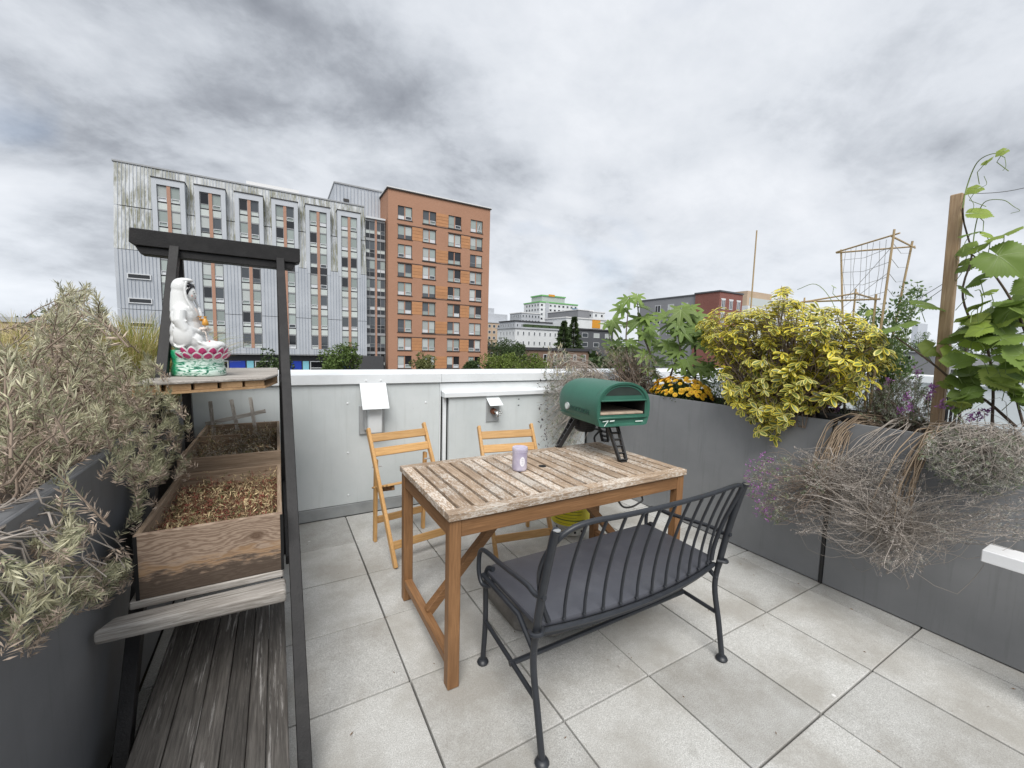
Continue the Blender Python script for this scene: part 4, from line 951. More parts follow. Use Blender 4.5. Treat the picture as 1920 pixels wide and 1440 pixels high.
for bi, b in enumerate(bays):
    # dormer surround standing upright in front of the sloping panels
    zt = 19.0; fw = .46
    mb = MB()
    mb.prism([(FY-.02, kz-.6), (FY-.02, zt+.7), (slopeY(zt+.7)+.1, zt+.7), (FY+.12, kz-.6)], 'x', b-fw, b-.003)
    mb.prism([(FY-.02, kz-.6), (FY-.02, zt+.7), (slopeY(zt+.7)+.1, zt+.7), (FY+.12, kz-.6)], 'x', b+bw+.003, b+bw+fw)
    mb.box(b-.0029, b+bw+.0029, FY-.019, slopeY(zt+.7)+.05, zt+.012, zt+.699)
    dm = mb.build('bay_surround', 'clad_frame', gb)
    MB().box(b-fw-.06, b+bw+fw+.06, FY-.1, slopeY(zt+.75)+.1, zt+.702, zt+.80).build('surround_cap', 'dark_trim', gb)
    MB().box(b+bw/2-.17, b+bw/2+.17, FY+.03, FY+.4, ZB0, zt).build('mullion', 'terracotta', gb)
    MB().box(b-.002, b+bw+.002, FY+.30, FY+.42, ZB0, zt).build('bay_back', 'frame_grey', gb)
    pw_ = bw/2-.17-.03
    for r in range(7):
        z1 = zt-.06-r*stz; hwin = 1.78
        for c in range(2):
            xx = b+.03+c*(bw/2+.14); dark = random.random()
            wo = put('window', frame_mesh(pw_, hwin, .045, .07, 'frame_grey', (('h', .5),)), gb, Vector((xx, FY+.13, z1-hwin))-ORG[gb.name])
            put('pane', sharedbox('p', pw_-.09, hwin-.57, .02, random.choice(GL), 'pane'), wo, (.045, .04, .525))
            put('lower_pane', sharedbox('p', pw_-.09, .43, .02, random.choice(['glass_mid', 'sash_white', 'spandrel', 'glass_blind']), 'pane'), wo, (.045, .04, .045))
            if random.random() < .55: put('opened_sash', frame_mesh(pw_-.06, .46, .055, .05, 'sash_white'), wo, (.03, -.04, .02))
            if r < 6:
                put('spandrel', sharedbox('s', pw_, .72, .05, 'glass_dark' if (r == 2 and bi < 5) or random.random() < .06 else 'spandrel', 'spandrel'), gb, Vector((xx, FY+.14, z1-hwin-.86))-ORG[gb.name])
                put('sill_band', sharedbox('b', pw_, .1, .08, 'frame_grey', 'sill_band'), gb, Vector((xx, FY+.1, z1-hwin-.99))-ORG[gb.name])
for z in (9.35, 6.6, 3.85):       # slit windows at the left end
    z -= 1.3
    w = put('slit_window', frame_mesh(2.1, .62, .1, .1, 'sash_white'), gb, Vector((-14.5, FY-.14, z))-ORG[gb.name]); put('pane', sharedbox('p', 1.9, .42, .03, 'glass_dark', 'pane'), w, (.1, .03, .1))
MB().box(-3, 3.2, FY+4, FY+9, tz, tz+1.3).build('roof_hut', 'roof_light', gb)
# ground floor: dark base, shopfront glazing, blue doors
MB().box(gx0+1, gx1+1.6, FY+.9, FY+6, GZ, -.43).build('ground_floor', 'dark_base', gb)
MB().box(9.6, gx1+2.3, FY-.4, FY+.9, GZ, -.45).build('corner_block', 'dark_base', gb)
x = -9.0
for k in range(12):
    kind = ['win', 'win', 'door', 'cyan'][k % 4]; w = {'win': 1.75, 'door': 1.75, 'cyan': .8}[kind]
    if kind == 'win':
        wo = put('shop_window', frame_mesh(w, 2.9, .09, .1, 'sash_white', (('h', 1.0), ('h', 1.95))), gb, Vector((x, FY+.72, -4.15))-ORG[gb.name]); put('pane', sharedbox('p', w-.18, 2.72, .03, 'glass_dark', 'pane'), wo, (.09, .05, .09))
    else:
        put({'door': 'door', 'cyan': 'side_panel'}[kind], sharedbox(kind, w-.05, 2.9, .12, {'door': 'door_blue', 'cyan': 'panel_cyan'}[kind], kind), gb, Vector((x, FY+.72, -4.15))-ORG[gb.name])
    x += w+.12
# ---- penthouse behind
ph = thing('penthouse', 'grey ribbed metal penthouse rising behind the brick tower', 'rooftop block', (12, FY+8, 15))
MB().box(8.0, 20, FY+5.2, FY+14, 12, 25.0).build('wall', 'clad_grey', ph)
for k in range(22): MB().box(8.2+k*.5, 8.26+k*.5, FY+5.1, FY+5.199, 15, 24.9).build('rib', 'clad_seam', ph)
MB().box(7.9, 20.1, FY+5.05, FY+14.1, 25.003, 25.2).build('roof_edge', 'frame_grey', ph); MB().box(9.2, 10.0, FY+5.06, FY+5.19, 22.6, 23.0).build('vent', 'dark_trim', ph)
# ---- glazed link
gl = thing('glazed_link', 'narrow glass stairwell strip between the metal building and the brick tower', 'building', (13, FY+1.6, GZ))
LY = FY+1.2; lx0, lx1 = 11.62, 14.45
MB().box(lx0, lx1, LY+.3, LY+6, GZ, 19.6).build('core', 'dark_trim', gl)
MB().box(lx0, lx1, LY-.25, LY+6, 19.6, 19.85).build('roof_edge', 'sash_white', gl)
MB().box(lx0+1.35, lx0+1.6, LY-.1, LY+.25, GZ, 19.59).build('mullion', 'terracotta', gl)
for r in range(9):
    z1 = 19.3-r*2.77
    MB().box(lx0, lx1, LY-.02, LY+.28, z1-.02, z1+.28).build('floor_band', 'frame_grey', gl)
    for c, (xa, xb) in enumerate(((lx0, lx0+1.35), (lx0+1.6, lx1))):
        w = xb-xa-.02; wo = put('window', frame_mesh(w, 2.44, .05, .08, 'frame_grey', (('v', w*.45), ('h', .72), ('h', 1.2))), gl, Vector((xa+.01, LY+.05, z1-2.47))-ORG[gl.name])
        for i, (u0, u1) in enumerate(((.05, w*.45-.03), (w*.45+.03, w-.05))):
            put('pane', sharedbox('p', u1-u0, 1.14, .02, random.choice(['glass_mid', 'glass_dark', 'glass_blind', 'glass_mid']), 'pane'), wo, (u0, .04, 1.24)); put('pane', sharedbox('p', u1-u0, .42, .02, random.choice(['glass_mid', 'spandrel', 'glass_dark', 'sash_white']), 'pane'), wo, (u0, .04, .75)); put('pane', sharedbox('p', u1-u0, .62, .02, 'glass_dark', 'pane'), wo, (u0, .04, .06))
# ---- brick tower
bt = thing('brick_tower', 'ten-storey orange brick apartment tower with paired windows and wood panels', 'building', (23, FY, GZ))
bx0, bx1, bz = 14.6, 31.25, 24.0
cols = [(16.02, 18.17), (19.83, 21.92), (23.96, 26.12), (27.75, 29.93)]; rows = [21.9-2.775*k for k in range(9)]; wh = 1.95; rec = .22
mb = MB(); xe = [bx0]+sum([list(c) for c in cols], [])+[bx1]; ze = [GZ]+sum([[z-wh, z] for z in rows[::-1]], [])+[bz]
for i in range(len(xe)-1):
    for j in range(len(ze)-1):
        if i % 2 == 1 and j % 2 == 1: 
            a, b_, c, d = xe[i], xe[i+1], ze[j], ze[j+1]
            mb.add([(a, FY, c), (b_, FY, c), (b_, FY, d), (a, FY, d), (a, FY+rec, c), (b_, FY+rec, c), (b_, FY+rec, d), (a, FY+rec, d)], [(0, 1, 5, 4), (1, 2, 6, 5), (2, 3, 7, 6), (3, 0, 4, 7)]); continue
        mb.add([(xe[i], FY, ze[j]), (xe[i+1], FY, ze[j]), (xe[i+1], FY, ze[j+1]), (xe[i], FY, ze[j+1])], [(0, 1, 2, 3)])
D_ = 16
mb.add([(bx0, FY, GZ), (bx0, FY+D_, GZ), (bx0, FY+D_, bz), (bx0, FY, bz)], [(0, 3, 2, 1)]); mb.add([(bx1, FY, GZ), (bx1, FY+D_, GZ), (bx1, FY+D_, bz), (bx1, FY, bz)], [(0, 1, 2, 3)]); mb.add([(bx0, FY+D_, GZ), (bx1, FY+D_, GZ), (bx1, FY+D_, bz), (bx0, FY+D_, bz)], [(0, 1, 2, 3)])
mb.build('wall', 'brick_orange', bt, weld=True)
MB().box(bx0-.16, bx1+.16, FY-.18, FY+D_+.2, bz+.002, bz+.15).build('cornice', 'dark_trim', bt); MB().box(bx0-.18, bx1+.18, FY-.2, FY+D_+.2, bz+.153, bz+.30).build('roof_edge', 'roof_light', bt)
MB().box(bx0+.3, bx1-.3, FY+.6, FY+D_-.3, GZ, bz-.1).build('core', 'dark_trim', bt)
for ci, (a, b_) in enumerate(cols):
    for ri, z in enumerate(rows):
        w = b_-a-.01; wo = put('window', frame_mesh(w, wh-.01, .06, .08, 'dark_trim'), bt, Vector((a+.005, FY+.12, z-wh+.005))-ORG[bt.name])
        put('mullion', sharedbox('m', .16, wh-.13, .1, 'terracotta', 'mullion'), wo, (w/2-.08, -.01, .06))
        for s in range(2):
            u0 = .065 if s == 0 else w/2+.085; pw_ = w/2-.155
            put('pane', sharedbox('p', pw_, 1.27, .02, random.choice(['glass_blind', 'glass_pale', 'glass_mid', 'glass_blind', 'glass_pale', 'glass_dark']), 'pane'), wo, (u0, .05, .615))
            put('lower_pane', sharedbox('p', pw_, .52, .02, random.choice(['glass_blind', 'glass_mid', 'sash_white', 'glass_blind']), 'pane'), wo, (u0, .05, .07))
            put('transom', sharedbox('t', pw_, .05, .05, 'frame_grey', 'transom'), wo, (u0, .03, .575))
            if random.random() < .3: put('opened_sash', frame_mesh(pw_, .5, .06, .05, 'sash_white'), wo, (u0, -.04, .07))
        put('sill', sharedbox('sl', w+.2, .09, .12, 'dark_trim', 'sill'), bt, Vector((a-.1, FY-.07, z-wh-.095))-ORG[bt.name])
    if ci in (0, 2):
        for ri, z in enumerate(rows):
            if ri % 2 == 1 and True:
                c2_ = cols[ci+1]; x0, x1 = b_+.04, c2_[0]-.04
                for k in range(4): put('wood_panel', sharedbox('w', x1-x0, (wh-.08)/4-.03, .06, 'wood_panel', 'wood_panel'), bt, Vector((x0, FY-.03, z-wh+.02+k*(wh-.04)/4))-ORG[bt.name])
                MB().box(cols[ci][0]-.1, cols[ci+1][1]+.1, FY-.05, FY-.002, z+.06, z+.14).build('string_course', 'dark_trim', bt)
    if ci == 1:
        for ri, z in enumerate(rows):
            if ri % 2 == 0:
                c2_ = cols[2]; x0, x1 = b_+.04, c2_[0]-.04
                for k in range(4): put('wood_panel', sharedbox('w', x1-x0, (wh-.08)/4-.03, .06, 'wood_panel', 'wood_panel'), bt, Vector((x0, FY-.03, z-wh+.02+k*(wh-.04)/4))-ORG[bt.name])
                MB().box(cols[1][0]-.1, cols[2][1]+.1, FY-.05, FY-.002, z-wh-.2, z-wh-.12).build('string_course', 'dark_trim', bt)
# ladder-shaped sticker in the top right window
ld = MB(); x, z = 29.35, 20.15
ld.beam((x-.35, FY+.1, z-.05), (x, FY+.1, z+1.25), .05, .12, (0, 1, 0)); ld.beam((x+.35, FY+.1, z-.05), (x, FY+.1, z+1.25), .05, .12, (0, 1, 0)); ld.beam((x-.3, FY+.1, z+.12), (x+.3, FY+.1, z+.12), .05, .1, (0, 1, 0))
ld.build('window_mark', 'sash_white', bt)
# ------------------------------------------------------------------ houses and blocks further off
FARM = {}
def far(name, label, p, Y, xpx, ztop_px, depth, wall, rowsn=0, coln=0, wpane='glass_dark', wfrac=(.5, .55), roof='roof_light', zmin=GZ, side=True, par=.5, xmat=None, top=None):
    """block whose front face lies on plane Y and spans the photo columns xpx; top edge at the photo row"""
    A, B = at(xpx[0], ztop_px[0], Y=Y), at(xpx[1], ztop_px[1], Y=Y); z1 = (A.z+B.z)/2 if top is None else top
    t = thing(name, label, 'building', ((A.x+B.x)/2, Y, zmin))
    MB().box(A.x, B.x, Y, Y+depth, zmin, z1).build('wall', wall, t); MB().box(A.x-.3, B.x+.3, Y-.3, Y+depth+.3, z1+.01, z1+par).build('roof', roof, t)
    if rowsn:
        sh, sw = 3.0, (B.x-A.x)/coln
        for r in range(rowsn):
            for c in range(coln):
                w, h = sw*wfrac[0], sh*wfrac[1]; z = z1-.9-h-r*sh; x = A.x+sw*(c+.5)-w/2
                o = put('window', frame_mesh(w, h, .12, .12, 'sash_white'), t, Vector((x, Y-.08, z))-ORG[t.name]); put('pane', sharedbox('p', w-.24, h-.24, .05, wpane if random.random() < .6 else 'glass_mid', 'pane'), o, (.12, .03, .12))
            if side and A.x > 0:
                for c in range(max(1, int(depth/sw))):
                    y = Y+sw*(c+.5)+w/2
                    o = put('window', frame_mesh(w, h, .12, .12, 'sash_white'), t, Vector((A.x-.08, y, z))-ORG[t.name], R_(-90)); put('pane', sharedbox('p', w-.24, h-.24, .05, wpane, 'pane'), o, (.12, .03, .12))
    return t, A, B, z1
pm('stucco_tan', (.46, .35, .25), .8, .08, .3, space='pos'); pm('stucco_white', (.66, .68, .69), .7, .05, .3, space='pos'); pm('stucco_grey', (.42, .44, .47), .7, .06, .3, space='pos'); pm('stucco_dark', (.09, .095, .105), .7, .1, .3, space='pos'); pm('stucco_mid', (.235, .24, .255), .7, .06, .3, space='pos')
pm('orange_panel', (.62, .28, .03), .6, .05); pm('roof_dark', (.045, .045, .05), .8, .15, .5, space='pos'); pm('green_trim', (.16, .42, .14), .6, .05); pm('glass_blue', (.14, .24, .34), .15, .1); pm('hedge', (.035, .06, .02), .9, .5, 2, space='pos', bump=1, bscale=6)
# the far blocks between the brick tower and the fig
t, A, B, z1 = far('apartment_block', 'tan stepped apartment block right beside the brick tower', None, 190, (905, 972), (606, 607), 18, 'stucco_tan', 5, 8, 'glass_mid', (.55, .5), 'stucco_grey')
MB().box(A.x, A.x+16, 193, 204, z1+.6, z1+5).build('roof_storey', 'stucco_grey', t); MB().box(A.x+2, A.x+9, 195, 201, z1+5.02, z1+8).build('plant_room', 'stucco_grey', t)
t, A, B, z1 = far('white_tower', 'distant white tower with green roof trim and blue glass corner', None, 230, (1012, 1083), (568, 572), 20, 'stucco_white', 8, 9, 'glass_dark', (.5, .5), 'green_trim', par=.8)
MB().box(A.x+3, A.x+22, 232, 245, z1+.85, z1+4.6).build('top_storey', 'glass_pale', t); MB().box(A.x+2.4, A.x+22.6, 231.5, 245.5, z1+4.62, z1+5.4).build('top_roof', 'green_trim', t); MB().box(A.x+8, A.x+13, 231.3, 231.49, z1+4.7, z1+6).build('sign_band', 'orange_panel', t)
MB().box(B.x-4.5, B.x+.25, 229.6, 236, z1-16, z1-2).build('glass_corner', 'glass_blue', t); MB().box(A.x+4.6, A.x+7.2, 229.5, 229.99, z1-24, z1+.2).build('stair_strip', 'stucco_grey', t)
far('office_block', 'low grey office block left of the white tower', None, 212, (978, 1013), (588, 588), 14, 'stucco_grey', 2, 6, 'glass_mid')
t, A, B, z1 = far('long_grey_block', 'long pale grey block in front of the white tower', None, 150, (966, 1062), (604, 607), 14, 'stucco_grey', 2, 12, 'glass_dark', (.35, .45), 'roof_dark')
far('dark_hall', 'dark grey boxy building right of the white tower', None, 185, (1084, 1112), (582, 583), 30, 'stucco_mid', 0, 0)
far('white_annex', 'small white box building behind the orange square', None, 182, (1112, 1134), (586, 587), 14, 'stucco_white', 1, 2, 'glass_dark', (.35, .5))
t, A, B, z1 = far('white_warehouse', 'long white building with an orange square on its wall', None, 140, (1062, 1160), (598, 601), 16, 'stucco_white')
q = at(1118, 606, Y=139.9); MB().box(q.x-2.3, q.x+2.3, 139.8, 139.98, q.z-2.2, q.z+1.6).build('orange_square', 'orange_panel', t)
t, A, B, z1 = far('white_townhouses', 'white townhouse row with a planted roof behind the brown brick house', None, 112, (966, 1046), (617, 618), 12, 'stucco_white', 3, 8, 'glass_mid', (.3, .4), 'stucco_grey')
for k in range(6): MB().box(A.x+4+k*3.2, A.x+6.8+k*3.2, 112.5, 114, z1+.51, z1+1.5).build('roof_hedge', 'hedge', t)
far('dark_townhouse', 'dark grey house with one wide window behind the conifers', None, 104, (1086, 1150), (618, 622), 14, 'stucco_dark', 2, 3, 'glass_pale', (.5, .5), 'roof_dark')
far('brown_brick_house', 'low brown brick house with a dark flat roof beyond the parapet', None, 84, (972, 1104), (655, 660), 16, 'brick_brown', 2, 7, 'glass_dark', (.34, .62), 'roof_dark', par=.7)
# right: grey and red block seen corner on
RXX = at(1352, 547, Y=61).x
g1, g2 = at(1200, 566, X=RXX), at(1306, 554, X=RXX); rc = at(1352, 547, X=RXX); rr = at(1393, 552, Y=rc.y)
t = thing('grey_apartment_block', 'mid-grey apartment block behind the fig tree', 'building', (RXX+8, g2.y+20, GZ))
zg = g2.z; MB().box(RXX, RXX+16, g2.y+.05, g1.y, GZ, zg).build('wall', 'stucco_mid', t); MB().box(RXX-.15, RXX+16, g2.y+.05, g1.y, zg+.01, zg+.35).build('roof_edge', 'stucco_dark', t)
for r in range(4):
    for c in range(int((g1.y-g2.y-4)/4.3)):
        o = put('window', frame_mesh(1.9, 2.0, .12, .12, 'sash_white', (('v', .9),)), t, Vector((RXX-.08, g2.y+4.2+c*4.3, zg-3.6-r*3.1))-ORG[t.name], R_(-90)); put('pane', sharedbox('p', 1.66, 1.76, .05, random.choice(['glass_dark', 'glass_pale', 'glass_mid']), 'pane'), o, (.12, .03, .12))
t = thing('red_brick_block', 'red brick corner block behind the variegated bush', 'building', (RXX+8, rc.y, GZ))
zr = rc.z; MB().box(RXX-.4, rr.x, rc.y, g2.y, GZ, zr).build('wall', 'brick_red', t); MB().box(RXX-.6, rr.x+.2, rc.y-.2, g2.y+.2, zr+.01, zr+.35).build('roof_edge', 'stucco_dark', t)
for r in range(3):
    for c in range(3):
        w_ = (rr.x-RXX+.4)/3; o = put('window', frame_mesh(w_*.42, 2.2, .14, .12, 'sash_white', (('v', w_*.21),)), t, Vector((RXX-.4+w_*(c+.28), rc.y-.08, zr-4.0-r*3.2))-ORG[t.name]); put('pane', sharedbox('p', w_*.42-.28, 1.92, .05, 'glass_mid', 'pane'), o, (.14, .03, .14))
        put('lintel', sharedbox('l', w_*.56, .3, .1, 'stucco_white', 'lintel'), t, Vector((RXX-.4+w_*(c+.21), rc.y-.07, zr-1.78-r*3.2))-ORG[t.name])
a = at(1402, 545, Y=80); b = at(1448, 543, Y=80); t = thing('beige_block', 'beige block with glass balcony right of the red brick block', 'building', (a.x, 80, GZ))
MB().box(a.x, b.x, 80, 92, GZ, a.z).build('wall', 'stucco_tan', t); MB().box(a.x-6, b.x+4, 76, 79.9, GZ, a.z-5.5).build('lower_wing', 'stucco_white', t); MB().box(a.x-5.6, b.x+3.6, 75.9, 76.0, a.z-5.4, a.z-3).build('balcony_glass', 'glass_pale', t)
far('grey_siding_house', 'grey house with white-framed windows low behind the grape vine', None, 34, (1770, 1945), (664, 668), 9, 'stucco_mid', 2, 6, 'glass_dark', (.3, .4), 'stucco_grey', par=.25)
for i, (xa, xb, y_, Y_) in enumerate(((1722, 1740, 607, 700), (1905, 1960, 604, 500), (1884, 1960, 617, 420))):
    far('distant_tower', ['tiny hazy tower on the skyline left of the wooden stake', 'distant bluish office tower at the right edge skyline', 'distant white-banded office block at the right edge skyline'][i], None, Y_, (xa, xb), (y_, y_), 20, 'stucco_grey', 3 if i else 0, 8, 'glass_mid', (.7, .4))
a = at(-60, 601, Y=120); b = at(118, 600, Y=120)
t = thing('flat_roof_building', 'long low pale building on the far left behind the rosemary', 'building', (a.x, 120, GZ)); MB().box(a.x-30, b.x, 120, 134, GZ, a.z).build('wall', 'stucco_tan', t); MB().box(a.x-30, b.x+.3, 119.7, 134, a.z+.01, a.z+1).build('roof_edge', 'stucco_grey', t)
# ------------------------------------------------------------------ plants
leafm('ros_green', (.21, .215, .125), (.36, .355, .235), .6, .3, .2); leafm('ros_pale', (.44, .425, .27), (.60, .575, .42), .6, .25, .2); leafm('ros_brown', (.33, .26, .20), (.52, .425, .345), .8, .3, .1)
leafm('lav_dry', (.27, .24, .215), (.42, .38, .35), .8, .3, .1); leafm('lav_grey', (.25, .245, .215), (.40, .39, .345), .7, .3, .15); leafm('lav_green', (.15, .19, .11), (.25, .28, .185), .6, .3, .2); leafm('lav_purple', (.27, .10, .30), (.42, .20, .44), .7, .25, .2); leafm('seed_dark', (.05, .045, .05), (.10, .085, .09), .8, .3, 0)
leafm('seed_cream', (.42, .38, .26), (.55, .50, .36), .8, .2, .1)
leafm('twig_brown', (.17, .13, .10), (.30, .235, .185), .85, .25, 0); leafm('twig_pale', (.30, .265, .23), (.46, .41, .365), .85, .25, 0); leafm('root_tan', (.26, .19, .13), (.42, .33, .24), .8, .2, 0)
leafm('grass_blond', (.50, .42, .20), (.62, .54, .30), .7, .2, .25); leafm('grass_green', (.24, .27, .06), (.38, .38, .11), .6, .2, .3)
def inside(n, box, poly, extra=None):
    """random points of a 3D box whose place in the photo falls in the outline"""
    out = []; got = 0
    while got < n:
        P = np.stack([rng.uniform(a, b, n*6) for a, b in box], 1); k = inpoly(px(P), poly)
        if extra is not None: k &= extra(P)
        out.append(P[k]); got += k.sum()
    return np.concatenate(out)[:n]
def sprig_leaves(acc, tips, dirs, Ls, per, nl, nw, mats, green=.55, spread=.9, jit=.25):
    """needle-leaved shoots: tips, directions, shoot lengths; mats = (tip, middle, base) indices"""
    n = len(tips); t = rng.uniform(0, 1, (n, per)); T = np.repeat(tips, per, 0); Dr = np.repeat(unit(dirs), per, 0); t = t.ravel()[:, None]; Lr = np.repeat(Ls, per)[:, None]
    P = T-Dr*Lr*t + rng.normal(0, .0015, (n*per, 3)); r = unit(np.cross(Dr, rng.normal(size=(n*per, 3))))
    D = Dr*(1.0-.45*t)+r*spread*(.55+.6*t)+rng.normal(0, jit*.4, (n*per, 3)); Ln = nl*rng.uniform(.6, 1.15, n*per)*(1-.25*t[:, 0]); g = np.repeat(rng.uniform(-.25, .25, n), per)+green
    m = np.where(t[:, 0] < g*.55, mats[0], np.where(t[:, 0] < g, mats[1], mats[2]))
    for k in sorted(set(mats)):
        s = m == k
        if s.any(): acc.add(needles(P[s], D[s], Ln[s], nw*rng.uniform(.7, 1.3, s.sum())), k)
# rosemary on the left
ro = thing('rosemary_bush', 'large straggly rosemary bush, half dried out, spilling over the left planter', 'shrub', (-.8, 1.6, .93))
mainp = [(-90, 640), (-5, 625), (20, 650), (55, 620), (95, 580), (118, 528), (150, 545), (170, 530), (205, 585), (225, 640), (262, 700), (285, 650), (305, 700), (330, 735), (345, 790), (385, 810), (372, 850), (330, 880), (285, 890), (235, 880), (180, 850), (140, 862), (60, 905), (0, 930), (-90, 950)]
hang = [(60, 985), (110, 935), (140, 960), (150, 1010), (125, 1060), (190, 1072), (235, 1050), (245, 1080), (200, 1120), (150, 1125), (115, 1165), (65, 1180), (20, 1140), (-40, 1150), (-40, 1080), (60, 1085)]
acc = Acc()
tips = inside(620, [(-1.22, -.40), (.75, 2.75), (.98, 1.85)], mainp)
D = np.stack([rng.normal(.18, .45, 620), rng.normal(-.15, .4, 620), rng.uniform(.35, 1.1, 620)], 1)
Ls = rng.uniform(.09, .19, 620)
sprig_leaves(acc, tips, D, Ls, 66, .033, .0030, (1, 0, 2), .62)
base1 = tips-unit(D)*Ls[:, None]
# sprays that hang in front of the planter face
th = inside(96, [(-.52, -.37), (.95, 1.75), (.42, 1.02)], hang); Dh = np.stack([rng.normal(.3, .4, 96), rng.normal(-.2, .45, 96), rng.normal(.25, .5, 96)], 1); Lh = rng.uniform(.05, .09, 96)
sprig_leaves(acc, th, Dh, Lh, 64, .031, .0032, (1, 0, 2), .55)
for q, X_ in (((262, 925), -.42), ((255, 950), -.42), ((295, 860), -.40), ((345, 800), -.40), ((15, 1130), -.46), ((120, 545), -.9), ((158, 540), -.9), ((275, 660), -.47)):
    p = np.array(at(*q, X=X_))[None]; sprig_leaves(acc, np.repeat(p, 3, 0)+rng.normal(0, .012, (3, 3)), np.array([[.2, -.1, 1.0]])+rng.normal(0, .25, (3, 3)), np.full(3, .11), 60, .033, .0038, (0, 1, 2), .7)
tn = inside(130, [(-.5, -.34), (1.5, 2.35), (.84, 1.30)], [(225, 725), (262, 690), (330, 735), (392, 800), (385, 860), (300, 900), (200, 880)]); sprig_leaves(acc, tn, np.stack([rng.normal(.25, .4, 130), rng.normal(-.2, .4, 130), rng.uniform(.2, 1, 130)], 1), rng.uniform(.06, .11, 130), 60, .029, .0030, (0, 1, 2), .6)
acc.build('foliage', ['ros_green', 'ros_pale', 'ros_brown'], ro)
st_ = Acc()
st_.add(strips(paths(base1, tips, 4, 0, .004), np.full(620, .0026), np.full(620, .0012)), 0)
near = np.stack([np.full(620, -.78)+rng.uniform(-.25, .2, 620), base1[:, 1]+rng.uniform(-.15, .15, 620), np.full(620, .92)], 1)
sel = rng.choice(620, 110, replace=False); st_.add(strips(paths(near[sel], base1[sel], 6, .03, .012), np.full(110, .004), np.full(110, .0016)), 0)
rh = np.stack([np.full(96, LX-.06), th[:, 1]+rng.uniform(-.3, .05, 96), np.full(96, .99)], 1)
hs = rng.choice(96, 34, replace=False); st_.add(strips(paths(rh[hs], th[hs], 7, .05, .012), np.full(34, .0038), np.full(34, .0014)), 1)
st_.build('stems', ['twig_brown', 'twig_pale'], ro)
# ornamental grass behind the statue
def grass(label, c, n, h, spread, mats=(0, 1), w=(.5, .5)):
    t = thing('ornamental_grass', label, 'grass clump', c, group='ornamental grasses in the left planter'); a = Acc()
    for m, f in zip(mats, w):
        k = int(n*f); an = rng.uniform(0, 2*math.pi, k); s = rng.uniform(.1, 1, k)*spread
        P = np.stack([c[0]+rng.normal(0, .06, k), c[1]+rng.normal(0, .06, k), np.full(k, c[2])], 1); Dd = np.stack([np.cos(an)*s, np.sin(an)*s, np.ones(k)], 1)
        a.add(blades(P, Dd, h*rng.uniform(.6, 1.15, k), rng.uniform(.002, .0045, k), bend=.44, seg=6, tip=.2), m)
    a.build('blades', ['grass_blond', 'grass_green'], t)
grass('arching yellow-green ornamental grass left of the figure behind the black post', (-.70, 3.12, .93), 3000, .98, .62, (0, 1), (.5, .5))
grass('blond dry ornamental grass at the far end of the left planter', (-1.08, 3.12, .93), 2200, .95, .65, (0, 1), (.85, .15))
grass('blond dry ornamental grass behind the rosemary', (-1.12, 2.65, .93), 1600, .85, .65, (0, 1), (.85, .15))
# ------------------------------------------------------------------ dry lavender in the corner behind the oven
lv = thing('lavender_plant', 'straggly pale lavender hanging over the planter corner behind the oven', 'plant', (2.95, 3.2, .95))
lp_ = [(1012, 700), (1030, 652), (1052, 640), (1072, 690), (1112, 700), (1112, 760), (1085, 800), (1078, 852), (1045, 852), (1030, 815), (1016, 770), (1018, 735)]
n = 360; tp = inside(n, [(2.2, 2.9), (2.95, 3.36), (.42, 1.42)], lp_); acc = Acc()
D = np.stack([rng.normal(-.6, .5, n), rng.normal(-.3, .5, n), np.where(tp[:, 2] > 1.05, .9, rng.normal(0, .5, n))], 1)
sprig_leaves(acc, tp, D, rng.uniform(.06, .13, n), 34, .024, .0036, (0, 1, 0), .7)
root = np.array([2.93, 3.2, .97])+rng.normal(0, .05, (n, 3)); acc.add(strips(paths(root, tp-unit(D)*.08, 6, .12, .015), np.full(n, .003), np.full(n, .0014)), 2)
up = tp[tp[:, 2] > 1.1]; k = len(up); acc.add(needles(up, np.array([0, 0, 1.0])+rng.normal(0, .3, (k, 3)), np.full(k, .05), np.full(k, .012)), 3)
dn = inside(46, [(2.15, 2.5), (2.95, 3.3), (.4, 1.1)], [(1005, 690), (1030, 690), (1028, 850), (1008, 860)]); acc.add(needles(dn, rng.normal(size=(46, 3))+[0, 0, .8], np.full(46, .036), np.full(46, .013)), 4)
acc.add(strips(paths(np.repeat(root[:46], 1, 0), dn, 6, .05, .01), np.full(46, .0016), np.full(46, .001)), 2)
acc.build('foliage', ['lav_grey', 'lav_green', 'twig_pale', 'seed_cream', 'seed_dark'], lv)
ds = thing('rosemary_shrub', 'dark grey-green twiggy shrub between the corner lavender and the fig', 'shrub', (3.1, 2.9, .95))
n = 420; tp = inside(n, [(2.9, 3.36), (2.5, 3.32), (1.0, 1.50)], [(1095, 720), (1100, 650), (1120, 628), (1140, 640), (1180, 650), (1225, 665), (1240, 700), (1235, 735), (1180, 735), (1120, 735)]); acc = Acc()
D = np.stack([rng.normal(0, .5, n), rng.normal(0, .5, n), rng.uniform(.3, 1, n)], 1); sprig_leaves(acc, tp, D, rng.uniform(.05, .12, n), 26, .02, .0034, (0, 1, 2), .6)
root = np.array([3.1, 2.9, .95])+rng.normal(0, .08, (n, 3))*[1, 1, 0]; acc.add(strips(paths(root, tp, 6, .05, .015), np.full(n, .0035), np.full(n, .0012)), 3); acc.build('foliage', ['lav_green', 'lav_grey', 'ros_brown', 'twig_brown'], ds)

